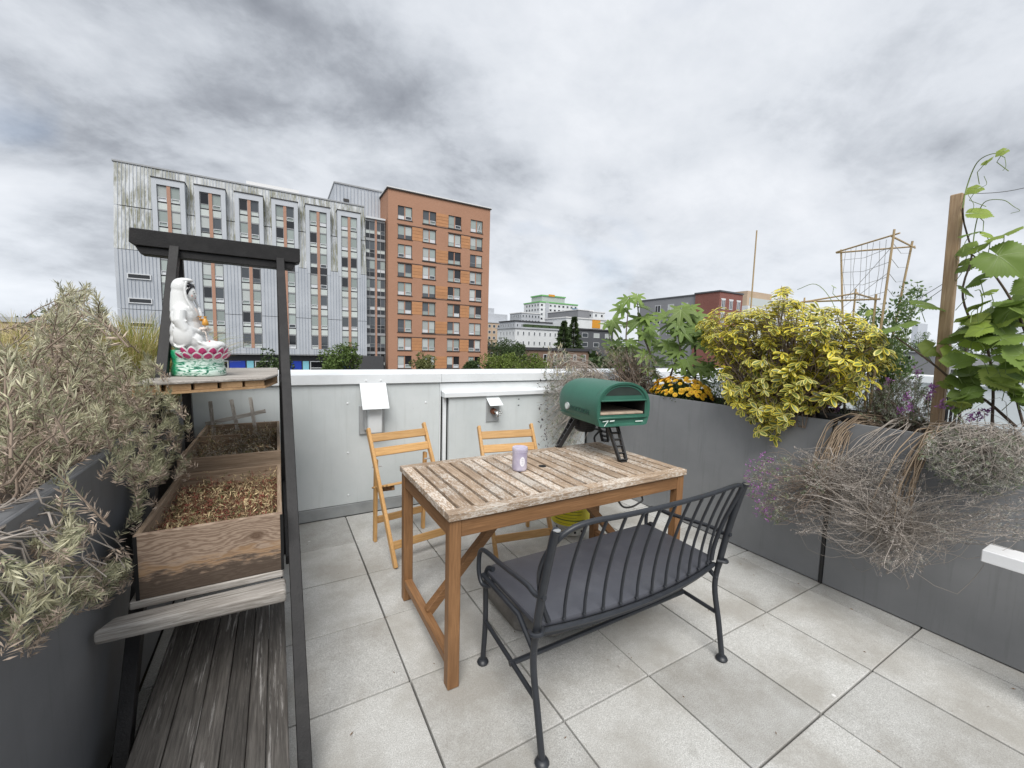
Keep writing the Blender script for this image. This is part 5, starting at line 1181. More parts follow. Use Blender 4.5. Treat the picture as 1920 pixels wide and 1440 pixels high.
# ------------------------------------------------------------------ big single leaves (fig, vine)
def leafgrid(outline, nr, fold, curl, veins, mats, name, parent, wav=0):
    """outline: list of (angle, radius) around the leaf base point; real surface with raised veins"""
    mb = MB(); m = len(outline)
    def pt(a, r):
        x, y = r*math.sin(a), r*math.cos(a); return (x, y, fold*abs(x)-curl*(x*x+y*y)+wav*math.sin(7*a)*r)
    vs = [(0, 0, 0)]
    for k in range(1, nr+1): vs += [pt(a, r*k/nr) for a, r in outline]
    fs = [(0, 1+i, 1+(i+1)) for i in range(m-1)] + [(1+(k-1)*m+i, 1+k*m+i, 1+k*m+i+1, 1+(k-1)*m+i+1) for k in range(1, nr) for i in range(m-1)]
    mb.k = 0; mb.add(vs, fs); mb.k = 1
    for a, r in veins:
        q = [Vector(pt(a, r*t/6)) for t in range(7)]; w = .009*r/.5; n_ = Vector((math.cos(a), -math.sin(a), 0))
        vv = []
        for i, c in enumerate(q): e = n_*w*(1-i/6.5); vv += [c-e+Vector((0, 0, .006)), c+e+Vector((0, 0, .006))]
        mb.add(vv, [(2*i, 2*i+1, 2*i+3, 2*i+2) for i in range(6)])
    return mb.build(name, mats, parent, world=False, smooth='all')
def lobes(spec, tooth=0, sub=14, notch=.5, ex=.55):
    """spec: list of (angle_deg, radius); dips between lobes"""
    o = []; 
    for i in range(len(spec)-1):
        (a0, r0), (a1, r1) = spec[i], spec[i+1]
        for k in range(sub):
            t = k/sub; a = R_(a0+(a1-a0)*t); base = r0+(r1-r0)*t
            d = 1-(1-notch)*math.sin(math.pi*t)**ex*(1 if r0 and r1 else .3); o.append((a, base*d*(1+tooth*((k % 2)*2-1))))
    o.append((R_(spec[-1][0]), spec[-1][1])); return o
leafm('fig_leaf', (.11, .175, .04), (.19, .27, .07), .5, .2, .35); leafm('fig_young', (.16, .26, .05), (.24, .34, .09), .45, .15, .4); leafm('fig_vein', (.21, .29, .10), (.27, .35, .14), .5, .1, .2); leafm('vine_leaf', (.13, .205, .04), (.23, .32, .075), .5, .2, .4); leafm('vine_young', (.24, .34, .05), (.34, .42, .1), .5, .15, .4)
pm('bark_fig', (.12, .095, .075), .85, .25, 30); pm('cane', (.075, .05, .035), .7, .3, 30); pm('cane_green', (.16, .22, .06), .6, .2, 20)
fg_out = lobes([(-165, .25), (-118, .60), (-72, .80), (-36, .98), (0, 1.08), (36, .98), (72, .80), (118, .60), (165, .25)], 0, 10, .46, 1.7)
vn_out = lobes([(-170, .48), (-115, .78), (-56, .90), (0, 1.05), (56, .90), (115, .78), (170, .48)], .055, 12, .86)
def facing(o, p, normal, tipdir, scale):
    """place a leaf: +Z of the mesh along normal, +Y along the tip"""
    n_ = Vector(normal).normalized(); y = Vector(tipdir); y = (y-n_*y.dot(n_)).normalized(); x = y.cross(n_); M = Matrix.Identity(4)
    for i in range(3): M[i][0] = x[i]*scale; M[i][1] = y[i]*scale; M[i][2] = n_[i]*scale; M[i][3] = p[i]
    o.matrix_local = M
tocam = lambda p: (Vector(CAM)-Vector(p)).normalized()
ft = thing('fig_tree', 'young potted fig tree with large lobed green leaves in the right planter', 'tree', (3.08, 2.5, .95)); OF = ORG[ft.name]
figL = [leafgrid(fg_out, 3, .24, c, [(R_(a), r) for a, r in ((-78, .7), (-38, .85), (0, 1.0), (38, .85), (78, .7))], [m_, 'fig_vein'], 'leaf', ft) for c, m_ in ((.30, 'fig_leaf'), (.12, 'fig_leaf'), (.22, 'fig_young'))]
stems = [[(1207, 738), (1182, 690), (1174, 640), (1177, 590), (1180, 556)], [(1243, 722), (1222, 672), (1203, 622), (1196, 580), (1194, 552)], [(1306, 722), (1303, 650), (1294, 600), (1292, 572)], [(1243, 720), (1262, 690), (1275, 660), (1270, 625)], [(1207, 738), (1160, 700), (1148, 660), (1142, 630)]]
Xs = [3.0, 3.12, 3.2, 3.05, 3.1]; stem3 = []
for s_, X_ in zip(stems, Xs):
    pts = [at(*q, X=X_) for q in s_]; pts[0].z = .93; stem3.append(pts); MB().tube(curve(pts, 20), [.011-.008*i/20 for i in range(21)][:len(curve(pts, 20))], 7).build('stem', 'bark_fig', ft, smooth=True)
used = [0, 0, 0]
figspots = [(1178, 572, .15, 2), (1192, 565, .13, 2), (1165, 590, .16, 2), (1205, 590, .17, 0), (1150, 620, .2, 0), (1190, 615, .2, 0), (1222, 605, .17, 0), (1160, 660, .2, 0), (1140, 655, .16, 1), (1185, 655, .17, 0), (1215, 640, .19, 1), (1170, 690, .13, 1), (1232, 655, .15, 0), (1205, 672, .14, 2), (1240, 690, .16, 1), (1260, 700, .15, 0), (1215, 700, .11, 2),
            (1290, 590, .16, 2), (1275, 600, .19, 0), (1310, 605, .18, 0), (1260, 620, .17, 0), (1325, 625, .17, 0), (1282, 640, .2, 1), (1305, 650, .2, 0), (1255, 650, .17, 1), (1270, 665, .15, 0), (1330, 655, .16, 1), (1245, 675, .13, 1), (1295, 690, .17, 0), (1315, 700, .17, 1), (1280, 705, .16, 0), (1330, 690, .14, 0), (1268, 635, .14, 2), (1160, 612, .15, 1), (1226, 622, .12, 2), (1300, 620, .15, 1), (1230, 712, .1, 0), (1340, 712, .12, 1), (1322, 725, .12, 0)]
figspots += [(a+random.randint(-14, 14), b+random.randint(-10, 12), s_*.85, random.choice((0, 1))) for a, b, s_, _k in figspots[3:33]]
allst = [Vector(q) for s_ in stem3 for q in curve(s_, 24)[6:]]
pet = MB()
for q0, q1, sz, kind in figspots:
    X_ = random.uniform(2.98, 3.28); p = at(q0, q1, X=X_); o = figL[kind] if used[kind] == 0 else inst(figL[kind], ft, name='leaf'); used[kind] += 1
    s0 = min(allst, key=lambda c: (c-p).length+random.random()*.05); outd = (p-s0); outd.z = min(outd.z, 0)*.6-.05
    if outd.length < .02: outd = Vector((random.uniform(-1, 1), random.uniform(-1, 1), -.2))
    nrm = Vector((random.uniform(-.5, .5), random.uniform(-.5, .5), 1.0))+tocam(p)*random.uniform(.35, 1.1)
    tip = outd.normalized()+Vector((random.uniform(-.5, .5), random.uniform(-.5, .5), -.35)); b_ = p-tip.normalized()*sz*.5
    facing(o, b_-OF, nrm, tip, sz*.95); pet.tube([s0, s0.lerp(b_, .5)+Vector((0, 0, .02)), b_], .0025, 5)
tag(pet.build('petioles', 'cane_green', ft), None, kind='stuff')
# ------------------------------------------------------------------ yellow flowers
leafm('mari_leaf', (.05, .085, .025), (.10, .14, .045), .6, .3, .25); pm('mari_yellow', (.82, .50, .03), .6, .1, 30, rnd=.2, col2=(.88, .58, .04)); pm('mari_orange', (.55, .17, .01), .6, .1)
mp = at(1270, 735, X=2.96); mg = thing('marigold_plant', 'rounded mound of small yellow-orange flowers at the planter edge', 'flowers', (mp.x, mp.y, .96)); acc = Acc()
ctr = np.array([mp.x+.03, mp.y, 1.02]); rad = np.array([.11, .27, .15])
u_ = unit(rng.normal(size=(2600, 3))); u_[:, 2] = np.abs(u_[:, 2])*1.0-.25; P = ctr+u_*rad*rng.uniform(.55, 1.0, (2600, 1))
acc.add(needles(P, u_+rng.normal(0, .6, (2600, 3)), rng.uniform(.02, .035, 2600), rng.uniform(.006, .011, 2600)), 0); root = ctr-[0, 0, .08]+rng.normal(0, .03, (120, 3)); acc.add(strips(paths(root, P[:120], 4, 0, .005), np.full(120, .002), np.full(120, .001)), 0); acc.build('foliage', ['mari_leaf'], mg)
fl = MB(); fl.k = 0
for ring, (npet, r, z, w_) in enumerate(((9, .021, 0, .0135), (7, .014, .004, .011))):
    for k in range(npet):
        a = 2*math.pi*(k+.5*ring)/npet; c, s_ = math.cos(a), math.sin(a)
        def q_(d, t, h): return (c*d-s_*t, s_*d+c*t, h)
        fl.add([q_(.003, -.003, z), q_(.003, .003, z), q_(r*.7, w_/2, z+.004), q_(r, .003, z+.002), q_(r, -.003, z+.002), q_(r*.7, -w_/2, z+.004)], [(0, 1, 2, 3, 4, 5)])
fl.k = 1; fl.ball((0, 0, .005), (.006, .006, .004), 8, 4)
flo = fl.build('flower', ['mari_yellow', 'mari_orange'], mg, world=False); OM = ORG[mg.name]; cnt = 0
while cnt < 170:
    d = unit(rng.normal(size=3)); 
    if d[2] < .02: continue
    p = Vector(ctr+d*rad*np.array([1.05, 1.03, 1.1])*random.uniform(.95, 1.06)); o = flo if cnt == 0 else inst(flo, mg, name='flower')
    facing(o, p-OM, Vector(d)+Vector((0, 0, .5))+Vector(rng.normal(0, .25, 3)), Vector(rng.normal(size=3)), random.uniform(.8, 1.25)); cnt += 1
# ------------------------------------------------------------------ variegated bush
leafm('euo_green', (.12, .16, .035), (.21, .24, .065), .35, .25, .2, .5); leafm('euo_yellow', (.66, .58, .10), (.78, .72, .26), .4, .15, .3, .5); leafm('euo_gold', (.68, .56, .05), (.78, .68, .10), .4, .15, .3, .5)
eu = thing('variegated_bush', 'dense bush of yellow-edged green leaves bulging over the right planter', 'shrub', (2.98, 1.5, .95)); OE = ORG[eu.name]
def euleaf(width, young):
    prof = [(0, .0), (.20, .16), (.42, .42), (.5, .64), (.36, .88), (0, 1.0), (-.36, .88), (-.5, .64), (-.42, .42), (-.20, .16)]
    def pt(x, y, z=0): return (x*width, y, .35*abs(x*width)-.16*y*y+z)
    o_ = [pt(*p) for p in prof]; k = .28 if young else .60
    i_ = [pt(p[0]*k, .1+p[1]*(.8 if not young else .7), .001) for p in prof]; mb = MB(); mb.k = 1; mb.add(o_+i_, [(i, (i+1) % 10, 10+(i+1) % 10, 10+i) for i in range(10)]); mb.k = 0; mb.add(i_, [(0, 1, 9), (1, 2, 8, 9), (2, 3, 7, 8), (3, 4, 6, 7), (4, 5, 6)]); return mb
eup = [(1308, 612), (1318, 590), (1332, 600), (1340, 560), (1352, 590), (1385, 578), (1425, 572), (1455, 568), (1462, 540), (1473, 530), (1480, 562), (1530, 568), (1590, 580), (1645, 605), (1690, 650), (1683, 690), (1650, 715), (1600, 742), (1530, 765), (1478, 762), (1480, 800), (1450, 822), (1395, 798), (1388, 765), (1358, 748), (1352, 700), (1338, 660)]
protoL = [euleaf(.40, y).build('leaf', ['euo_green', m_], eu, world=False, weld=True, smooth='all') for y, m_ in ((0, 'euo_yellow'), (1, 'euo_gold'), (0, 'euo_gold'))]
N_ = 900; C_ = inside(N_, [(2.72, 3.34), (.90, 2.2), (.80, 1.92)], eup)
mid_ = np.array([3.02, 1.5, 1.2]); leaves = []
for c in C_:
    ax = unit(unit(c-mid_)*.9+np.array([-.25, -.35, .55])+rng.normal(0, .35, 3)); a_ = unit(np.cross(ax, rng.normal(size=3))); b_ = np.cross(ax, a_); yg = random.random() < .42
    for k in range(9):
        t = 2.4*k; el = .25+.85*(k/9); r = a_*math.cos(t)+b_*math.sin(t); d = unit(ax*(1-el*.75)+r*el+rng.normal(0, .18, 3)); pos = c-ax*.045*(k/9)
        leaves.append((pos, d, ax, random.uniform(.040, .076)*(.75 if k < 2 else 1), (1 if k < 4 else 2) if yg else (2 if random.random() < .4 else 0)))
leaves.sort(key=lambda l: np.linalg.norm(np.asarray(l[0])-CAM))
us = [0, 0, 0]
for pos, d, ax, sz, kd in leaves[:300]:
    o = protoL[kd] if us[kd] == 0 else inst(protoL[kd], eu, name='leaf'); us[kd] += 1; facing(o, Vector(pos)-OE, Vector(ax)*.8+Vector((0, 0, .3)), Vector(d), sz)
bmV, bmF, bmM = [], [], []
mesh0 = [(np.array([v.co[:] for v in o.data.vertices]), [tuple(p.vertices) for p in o.data.polygons], [p.material_index for p in o.data.polygons]) for o in protoL]
nb = 0
for pos, d, ax, sz, kd in leaves[300:]:
    V, Fc, Mi = mesh0[kd]; n_ = unit(np.asarray(ax)*.8+[0, 0, .3]); y = unit(d-n_*np.dot(d, n_)); x = np.cross(y, n_); R3 = np.stack([x, y, n_], 1)*sz
    bmV.append(V@R3.T+np.asarray(pos)-np.array(OE)); bmF += [tuple(i+nb for i in f) for f in Fc]; bmM += [m_+(1 if m_ and kd else 0) for m_ in Mi]; nb += len(V)
me = bpy.data.meshes.new('leaf_mass'); me.from_pydata(np.concatenate(bmV).tolist(), [], bmF)
for m_ in ('euo_green', 'euo_yellow', 'euo_gold'): me.materials.append(MATS[m_])
me.polygons.foreach_set('material_index', bmM); me.polygons.foreach_set('use_smooth', [True]*len(bmF)); me.update(); o = bpy.data.objects.new('leaf_mass', me); COL.objects.link(o); o.parent = eu; tag(o, None, kind='stuff')
a2 = Acc(); root = np.array([3.0, 1.45, .94])+rng.normal(0, .07, (N_, 3))*[1, 1.5, 0]; a2.add(strips(paths(root, C_, 6, 0, .012), np.full(N_, .004), np.full(N_, .0016)), 0); a2.build('branches', ['twig_brown'], eu)
# ------------------------------------------------------------------ lavender hanging over the right planter
lr = thing('lavender_plant', 'big half-dead lavender with tan woody stems trailing down the right planter', 'plant', (2.95, .9, .95)); acc = Acc()
def P3(l, X): return np.array([list(at(a, b, X=X)) for a, b in l])
def bundle(pxs, X0, X1, n, spread, r0, r1, mat):
    base = np.array([list(at(a, b, X=X0+(X1-X0)*i/(len(pxs)-1))) for i, (a, b) in enumerate(pxs)]); k = len(base); Q = np.repeat(base[None], n, 0)+rng.normal(0, 1, (n, 1, 3))*spread*np.linspace(.25, 1, k)[None, :, None]+rng.normal(0, spread*.3, (n, k, 3))
    t = np.linspace(0, k-1, 12); lo = np.floor(t).astype(int).clip(0, k-2); f = (t-lo)[None, :, None]; f = f*f*(3-2*f)*.5+f*.5
    acc.add(strips(Q[:, lo]*(1-f)+Q[:, lo+1]*f, np.full(n, r0)*rng.uniform(.6, 1.4, n), np.full(n, r1)*rng.uniform(.6, 1.4, n), 5), mat); return Q[:, -1]
eA = bundle([(1648, 790), (1610, 785), (1575, 808), (1556, 850), (1545, 905)], 3.0, 2.70, 34, .040, .0034, .0014, 2)
eB = bundle([(1790, 800), (1755, 802), (1722, 850), (1695, 920), (1680, 985)], 2.96, 2.64, 28, .042, .0036, .0015, 2)
eC = bundle([(1700, 792), (1680, 800), (1640, 830), (1600, 870)], 2.96, 2.72, 16, .045, .0026, .0011, 3)
def spray(srcs, poly, box, n, mats, leaf, curl=.08, tw=(.0013, .0007)):
    tg = inside(n, box, poly); s_ = srcs[rng.integers(0, len(srcs), n)]+rng.normal(0, .02, (n, 3)); v_ = rng.normal(0, curl, (n, 3))-[0, 0, curl*.3]
    acc.add(strips(paths(s_, tg, 8, 0, .006, v_), np.full(n, tw[0]), np.full(n, tw[1]), 3), mats[0])
    return tg, unit(tg-s_)
green_p = [(1395, 890), (1415, 855), (1500, 850), (1560, 872), (1545, 930), (1490, 955), (1455, 990), (1420, 962), (1398, 925)]
tg, dd = spray(eA, green_p, [(2.45, 2.82), (1.0, 1.75), (.28, .8)], 170, (4,), 1); sprig_leaves(acc, tg, dd+rng.normal(0, .3, dd.shape), rng.uniform(.04, .08, len(tg)), 20, .021, .0036, (1, 0, 0), .8)
fp = inside(80, [(2.45, 2.8), (1.1, 1.75), (.3, .78)], [(1392, 890), (1410, 850), (1450, 845), (1470, 900), (1440, 985), (1415, 965)]); f80 = np.repeat(fp, 5, 0)+rng.normal(0, .006, (400, 3)); acc.add(needles(f80, rng.normal(size=(400, 3)), np.full(400, .016), np.full(400, .008)), 5)
dead_p = [(1500, 860), (1640, 850), (1700, 900), (1690, 1000), (1660, 1075), (1560, 1020), (1480, 1000), (1480, 940)]
tg, dd = spray(eB, dead_p, [(2.42, 2.84), (.62, 1.5), (.12, .8)], 240, (3,), 1, .07); sprig_leaves(acc, tg, dd, rng.uniform(.04, .08, len(tg)), 26, .014, .0030, (6, 6, 6), .8)
dead_q = [(1680, 880), (1960, 900), (1960, 1020), (1800, 1020), (1720, 1090), (1640, 1080), (1630, 960)]
tg, dd = spray(eB, dead_q, [(2.42, 2.84), (.2, 1.0), (.15, .85)], 240, (3,), 1, .07); sprig_leaves(acc, tg, dd, rng.uniform(.05, .09, len(tg)), 28, .015, .0032, (6, 0, 6), .6)
grey_p = [(1735, 815), (1800, 790), (1960, 800), (1960, 915), (1860, 930), (1760, 900), (1720, 860)]
rt = P3([(1790, 800), (1850, 810), (1900, 815)], 2.9); tg, dd = spray(rt, grey_p, [(2.45, 2.88), (.25, .95), (.55, 1.08)], 400, (3,), 1, .05); sprig_leaves(acc, tg, dd+[0, 0, .5]+rng.normal(0, .3, dd.shape), rng.uniform(.04, .09, len(tg)), 24, .018, .0036, (1, 0, 0), .5)
mid_p = [(1470, 830), (1560, 850), (1700, 830), (1730, 880), (1690, 960), (1560, 930)]
tg, dd = spray(np.concatenate([eA, eC]), mid_p, [(2.5, 2.86), (.7, 1.5), (.45, .92)], 220, (3,), 1, .05); sprig_leaves(acc, tg, dd, rng.uniform(.05, .09, len(tg)), 28, .014, .003, (6, 0, 6), .6)
# the living green top with flower heads, growing up from the planter
top_p = [(1560, 780), (1600, 745), (1660, 700), (1720, 690), (1745, 740), (1760, 800), (1700, 795), (1600, 790)]
rt = P3([(1620, 800), (1680, 800), (1740, 805)], 3.02); tg, dd = spray(rt, top_p, [(2.9, 3.3), (.65, 1.3), (.97, 1.30)], 300, (4,), 1, .03); sprig_leaves(acc, tg, dd+[0, 0, .4], rng.uniform(.04, .09, len(tg)), 26, .024, .0036, (1, 0, 1), .8)
for q in ((1645, 728), (1665, 715), (1700, 745), (1705, 765), (1690, 770), (1745, 735), (1750, 725), (1765, 760), (1790, 765), (1820, 785), (1835, 780), (1850, 772), (1555, 758), (1570, 765), (1720, 700), (1740, 745)):
    p = np.array(at(*q, X=2.92+random.uniform(-.05, .1))); fl_ = p+rng.normal(0, .006, (26, 3))*[1, 1, 1.7]; acc.add(needles(fl_, rng.normal(size=(26, 3))+[0, 0, .6], np.full(26, .018), np.full(26, .008)), 5); acc.add(strips(paths(p[None]-[0, 0, .16], p[None], 4, 0, .004), np.full(1, .0016), np.full(1, .0012)), 4)
acc.build('foliage', ['lav_grey', 'lav_green', 'root_tan', 'twig_pale', 'twig_brown', 'lav_purple', 'lav_dry'], lr)
# ------------------------------------------------------------------ stake, vine, bamboo
s0, s1 = at(1757, 800, X=3.0), at(1796, 365, X=3.0); s0.z = .9
tag(MB().beam(s0, s1, .045, .045, (1, 0, 0)).build('wooden_stake', 'stake_wood', loc=s0, bevel=.003), 'tall square wooden stake leaning slightly at the right of the planter', 'stake')
pm('wire', (.16, .16, .16), .5, .1); pm('string', (.30, .30, .29), .8, .1)
def wire(label, a, b, sag=.0, r=.0016):
    m_ = a.lerp(b, .5)-Vector((0, 0, sag)); tag(MB().tube(curve([a, m_, b], 12), r, 5).build('support_wire', 'wire'), label, 'wire', 'vine wires on the stake')
wire('thin vine wire running right from the top of the wooden stake', at(1800, 364, X=3.0), at(1990, 335, X=3.0), .02); wire('upper of two thin wires running left from the wooden stake', at(1772, 530, X=3.0), at(1690, 580, X=3.3)); wire('lower of two thin wires running left from the wooden stake', at(1770, 540, X=3.0), at(1685, 600, X=3.3))
gv = thing('grape_vine', 'grape vine with broad toothed leaves climbing past the wooden stake', 'vine', (2.98, .7, .95)); OV = ORG[gv.name]
canes = [([(1905, 800), (1850, 752), (1790, 715), (1740, 675), (1680, 632)], .007, 'cane'), ([(1860, 800), (1862, 720), (1850, 650), (1815, 590), (1805, 540), (1822, 480), (1808, 420), (1805, 390)], .006, 'cane'), ([(1805, 390), (1813, 350), (1832, 305), (1862, 288), (1884, 295)], .003, 'cane_green'), ([(1930, 640), (1900, 570), (1860, 510), (1820, 475)], .006, 'cane'), ([(1822, 480), (1830, 420), (1845, 380), (1880, 375), (1902, 388)], .0025, 'cane_green'), ([(1835, 600), (1842, 570), (1838, 545), (1828, 545)], .003, 'cane_green'), ([(1920, 800), (1890, 700), (1850, 640)], .0055, 'cane')]
for l, r, m_ in canes:
    pts = [at(a, b, X=2.96+.05*math.sin(i*1.3)) for i, (a, b) in enumerate(l)]
    c = curve(pts, 26); MB().tube(c, [r*(1-.5*i/len(c)) for i in range(len(c))], 7).build('cane', m_, gv, smooth=True)
tend = MB()
for l in ([(1815, 365), (1826, 385), (1818, 400)], [(1884, 295), (1886, 312), (1880, 320)], [(1845, 330), (1850, 345), (1838, 352)], [(1902, 388), (1912, 395), (1895, 400)], [(1800, 470), (1790, 480), (1800, 490)]):
    tend.tube(curve([at(a, b, X=2.96) for a, b in l], 10), .0011, 5)
tend.build('tendrils', 'cane_green', gv)
vL = [leafgrid(vn_out, 3, .22, c, [(R_(a), r) for a, r in ((-120, .5), (-58, .7), (0, .9), (58, .7), (120, .5))], [m_, 'fig_vein'], 'leaf', gv, .02) for c, m_ in ((.32, 'vine_leaf'), (-.22, 'vine_leaf'), (.25, 'vine_young'))]
vs_ = [(1842, 407, .12, 2), (1821, 358, .07, 2), (1851, 306, .05, 2), (1874, 289, .05, 2), (1888, 452, .14, 2), (1854, 447, .08, 2), (1818, 449, .09, 0), (1808, 473, .1, 0), (1845, 472, .1, 2), (1884, 502, .21, 0), (1821, 503, .11, 0), (1830, 533, .12, 0), (1811, 553, .1, 0), (1851, 553, .07, 2), (1738, 587, .18, 0), (1882, 578, .15, 1), (1825, 581, .09, 2), (1821, 602, .11, 2), (1857, 608, .16, 0), (1824, 626, .15, 0), (1897, 650, .2, 0), (1793, 650, .13, 1), (1683, 622, .18, 0), (1738, 662, .13, 2), (1866, 660, .13, 1), (1909, 672, .16, 0), (1799, 692, .14, 1), (1853, 702, .17, 0), (1864, 736, .18, 1), (1781, 724, .08, 2), (1828, 742, .1, 0), (1902, 745, .13, 1), (1743, 672, .12, 0), (1908, 690, .2, 1), (1911, 758, .13, 1), (1840, 670, .13, 0), (1885, 620, .13, 0), (1775, 665, .09, 2), (1915, 540, .12, 0), (1918, 600, .12, 1), (1630, 590, .05, 2), (1560, 540, .04, 2), (1835, 642, .12, 1), (1880, 715, .13, 0)]
vs_ += [(random.randint(1790, 1935), random.randint(570, 775), random.uniform(.09, .16), random.choice((0, 0, 1, 2))) for _ in range(34)]
us = [0, 0, 0]; pet = MB()
for q0, q1, sz, kd in vs_:
    p = at(q0, q1, X=2.9+random.uniform(-.06, .12)); o = vL[kd] if us[kd] == 0 else inst(vL[kd], gv, name='leaf'); us[kd] += 1
    nrm = Vector((random.uniform(-.7, .7), random.uniform(-.7, .7), .9))+tocam(p)*random.uniform(.2, 1.0); tip = Vector((random.uniform(-1, 1), random.uniform(-1, 1), -.5)); facing(o, p-tip.normalized()*sz*.3-OV, nrm, tip, sz*.58)
    b_ = p-tip.normalized()*sz*.3; pet.tube([b_, b_+Vector((random.uniform(-.03, .03), random.uniform(-.03, .03), -.04)), b_+Vector((random.uniform(-.05, .05), random.uniform(-.05, .05), -.09))], .0016, 5)
tag(pet.build('petioles', 'cane_green', gv), None, kind='stuff')
def stick(mb, a, b, r=.0055): mb.tube([a, a.lerp(b, .5), b], [r*1.1, r, r*.9], 6)
bs = at(1406, 600, X=3.22); bs.z = .93; tag(MB().tube([bs, at(1419, 432, X=3.22)], [.007, .005], 7).build('bamboo_cane', 'bamboo', loc=bs, smooth=True), 'single upright bamboo cane behind the variegated bush', 'cane')
tr = thing('bamboo_trellis', 'tall three-legged bamboo trellis with string netting behind the bush', 'trellis', (3.2, 1.2, .93)); K = [(1577, 468, 1581, 640, 3.34), (1677, 430, 1648, 640, 3.02), (1711, 452, 1680, 600, 3.30)]; tops = []
for a, b, c, d, X_ in K:
    t_, f_ = at(a, b, X=X_), at(c, d, X=X_); f_ = f_+(f_-t_)*((.93-f_.z)/(f_.z-t_.z)); mb = MB(); stick(mb, f_, t_, .0062); mb.build('leg', 'bamboo', tr, smooth=True); tops.append((t_, f_))
bar = [(at(1568, 473, X=3.34), at(1687, 437, X=3.02)), (at(1568, 474, X=3.34), at(1716, 462, X=3.30)), (at(1670, 442, X=3.02), at(1716, 465, X=3.30))]
for a, b in bar: mb = MB(); stick(mb, a, b, .005); mb.build('crossbar', 'bamboo', tr, smooth=True)
nt_ = MB(); A_, B_ = tops[0], tops[1]; C2 = tops[2]
def pol(l, f): return l[0].lerp(l[1], f)
for k in range(1, 9):
    f = k/9; a = pol(A_, 0).lerp(pol(B_, .04), f); b = pol(A_, .30).lerp(pol(B_, .33), f); nt_.tube([a, a.lerp(b, .5)+Vector(rng.normal(0, .01, 3)), b], .0013, 4)
for f in (.06, .13, .2, .27): nt_.tube([pol(A_, f), pol(A_, f).lerp(pol(B_, f), .5)-Vector((0, 0, .035)), pol(B_, f+.02)], .0013, 4); nt_.tube([pol(B_, f), pol(B_, f).lerp(pol(C2, f), .5)-Vector((0, 0, .03)), pol(C2, f)], .0013, 4)
nt_.tube([pol(B_, .08), pol(A_, .3)], .0013, 4); nt_.tube([pol(B_, .2), pol(A_, .33)], .0013, 4); nt_.build('netting', 'string', tr)
t2 = thing('bamboo_support', 'low triangular bamboo frame just above the variegated bush', 'trellis', (3.2, 1.4, .93))
q1, q2, q3 = at(1508, 566, X=3.3), at(1604, 550, X=3.34), at(1642, 561, X=3.05)
for a, b in ((q1+(q1-q2)*.08, q2+(q2-q1)*.05), (q1+(q1-q3)*.05, q3+(q3-q1)*.05), (q2, q3+(q3-q2)*.05)): mb = MB(); stick(mb, a, b, .0055); mb.build('crossbar', 'bamboo', t2, smooth=True)
for q in (q1, q2, q3): mb = MB(); stick(mb, Vector((q.x, q.y, .93)), q+Vector((0, 0, .03)), .006); mb.build('leg', 'bamboo', t2, smooth=True)
# light green climbers
leafm('pea_leaf', (.10, .17, .06), (.18, .26, .10), .55, .25, .35); leafm('pea_flower', (.70, .70, .55), (.78, .78, .70), .6, .1, .3)
def climber(name, label, poly, box, root, n, cat='climber', fl=0):
    t = thing(name, label, cat, root); a = Acc(); tp = inside(n, box, poly); R0 = np.array(root)+rng.normal(0, .02, (n, 3))*[1, 1, 0]
    s_ = rng.choice(n, n//5, replace=False); a.add(strips(paths(R0[s_], tp[s_], 7, .03, .012), np.full(len(s_), .0022), np.full(len(s_), .001), 3), 0)
    m_ = n*3; P = np.repeat(tp, 3, 0)+rng.normal(0, .018, (m_, 3)); a.add(needles(P, rng.normal(size=(m_, 3)), rng.uniform(.02, .034, m_), rng.uniform(.011, .018, m_)), 1)
    if fl: a.add(needles(tp[:fl], rng.normal(size=(fl, 3)), np.full(fl, .018), np.full(fl, .012)), 2)
    a.build('foliage', ['cane_green', 'pea_leaf', 'pea_flower'], t)
climber('climbing_plant', 'light green small-leaved climber on the bamboo trellis beside the stake', [(1718, 525), (1732, 555), (1705, 600), (1702, 660), (1715, 700), (1660, 720), (1640, 680), (1650, 612), (1605, 598), (1612, 572), (1650, 588), (1690, 550)], [(3.05, 3.36), (.8, 1.4), (1.0, 1.95)], (3.2, 1.05, .94), 420, fl=90)
climber('climbing_plant', 'thin pale green seedling between the marigolds and the variegated bush', [(1300, 760), (1312, 690), (1345, 640), (1356, 700), (1358, 760)], [(3.0, 3.3), (1.85, 2.3), (.95, 1.5)], (3.15, 2.05, .94), 110)
# arching tendril above the bush
tag(MB().tube(curve([at(1578, 620, X=3.1), at(1560, 565, X=3.1), at(1530, 533, X=3.1), at(1495, 543, X=3.1)], 16), .002, 5).build('vine_shoot', 'cane_green'), 'single arching vine shoot above the variegated bush', 'shoot')
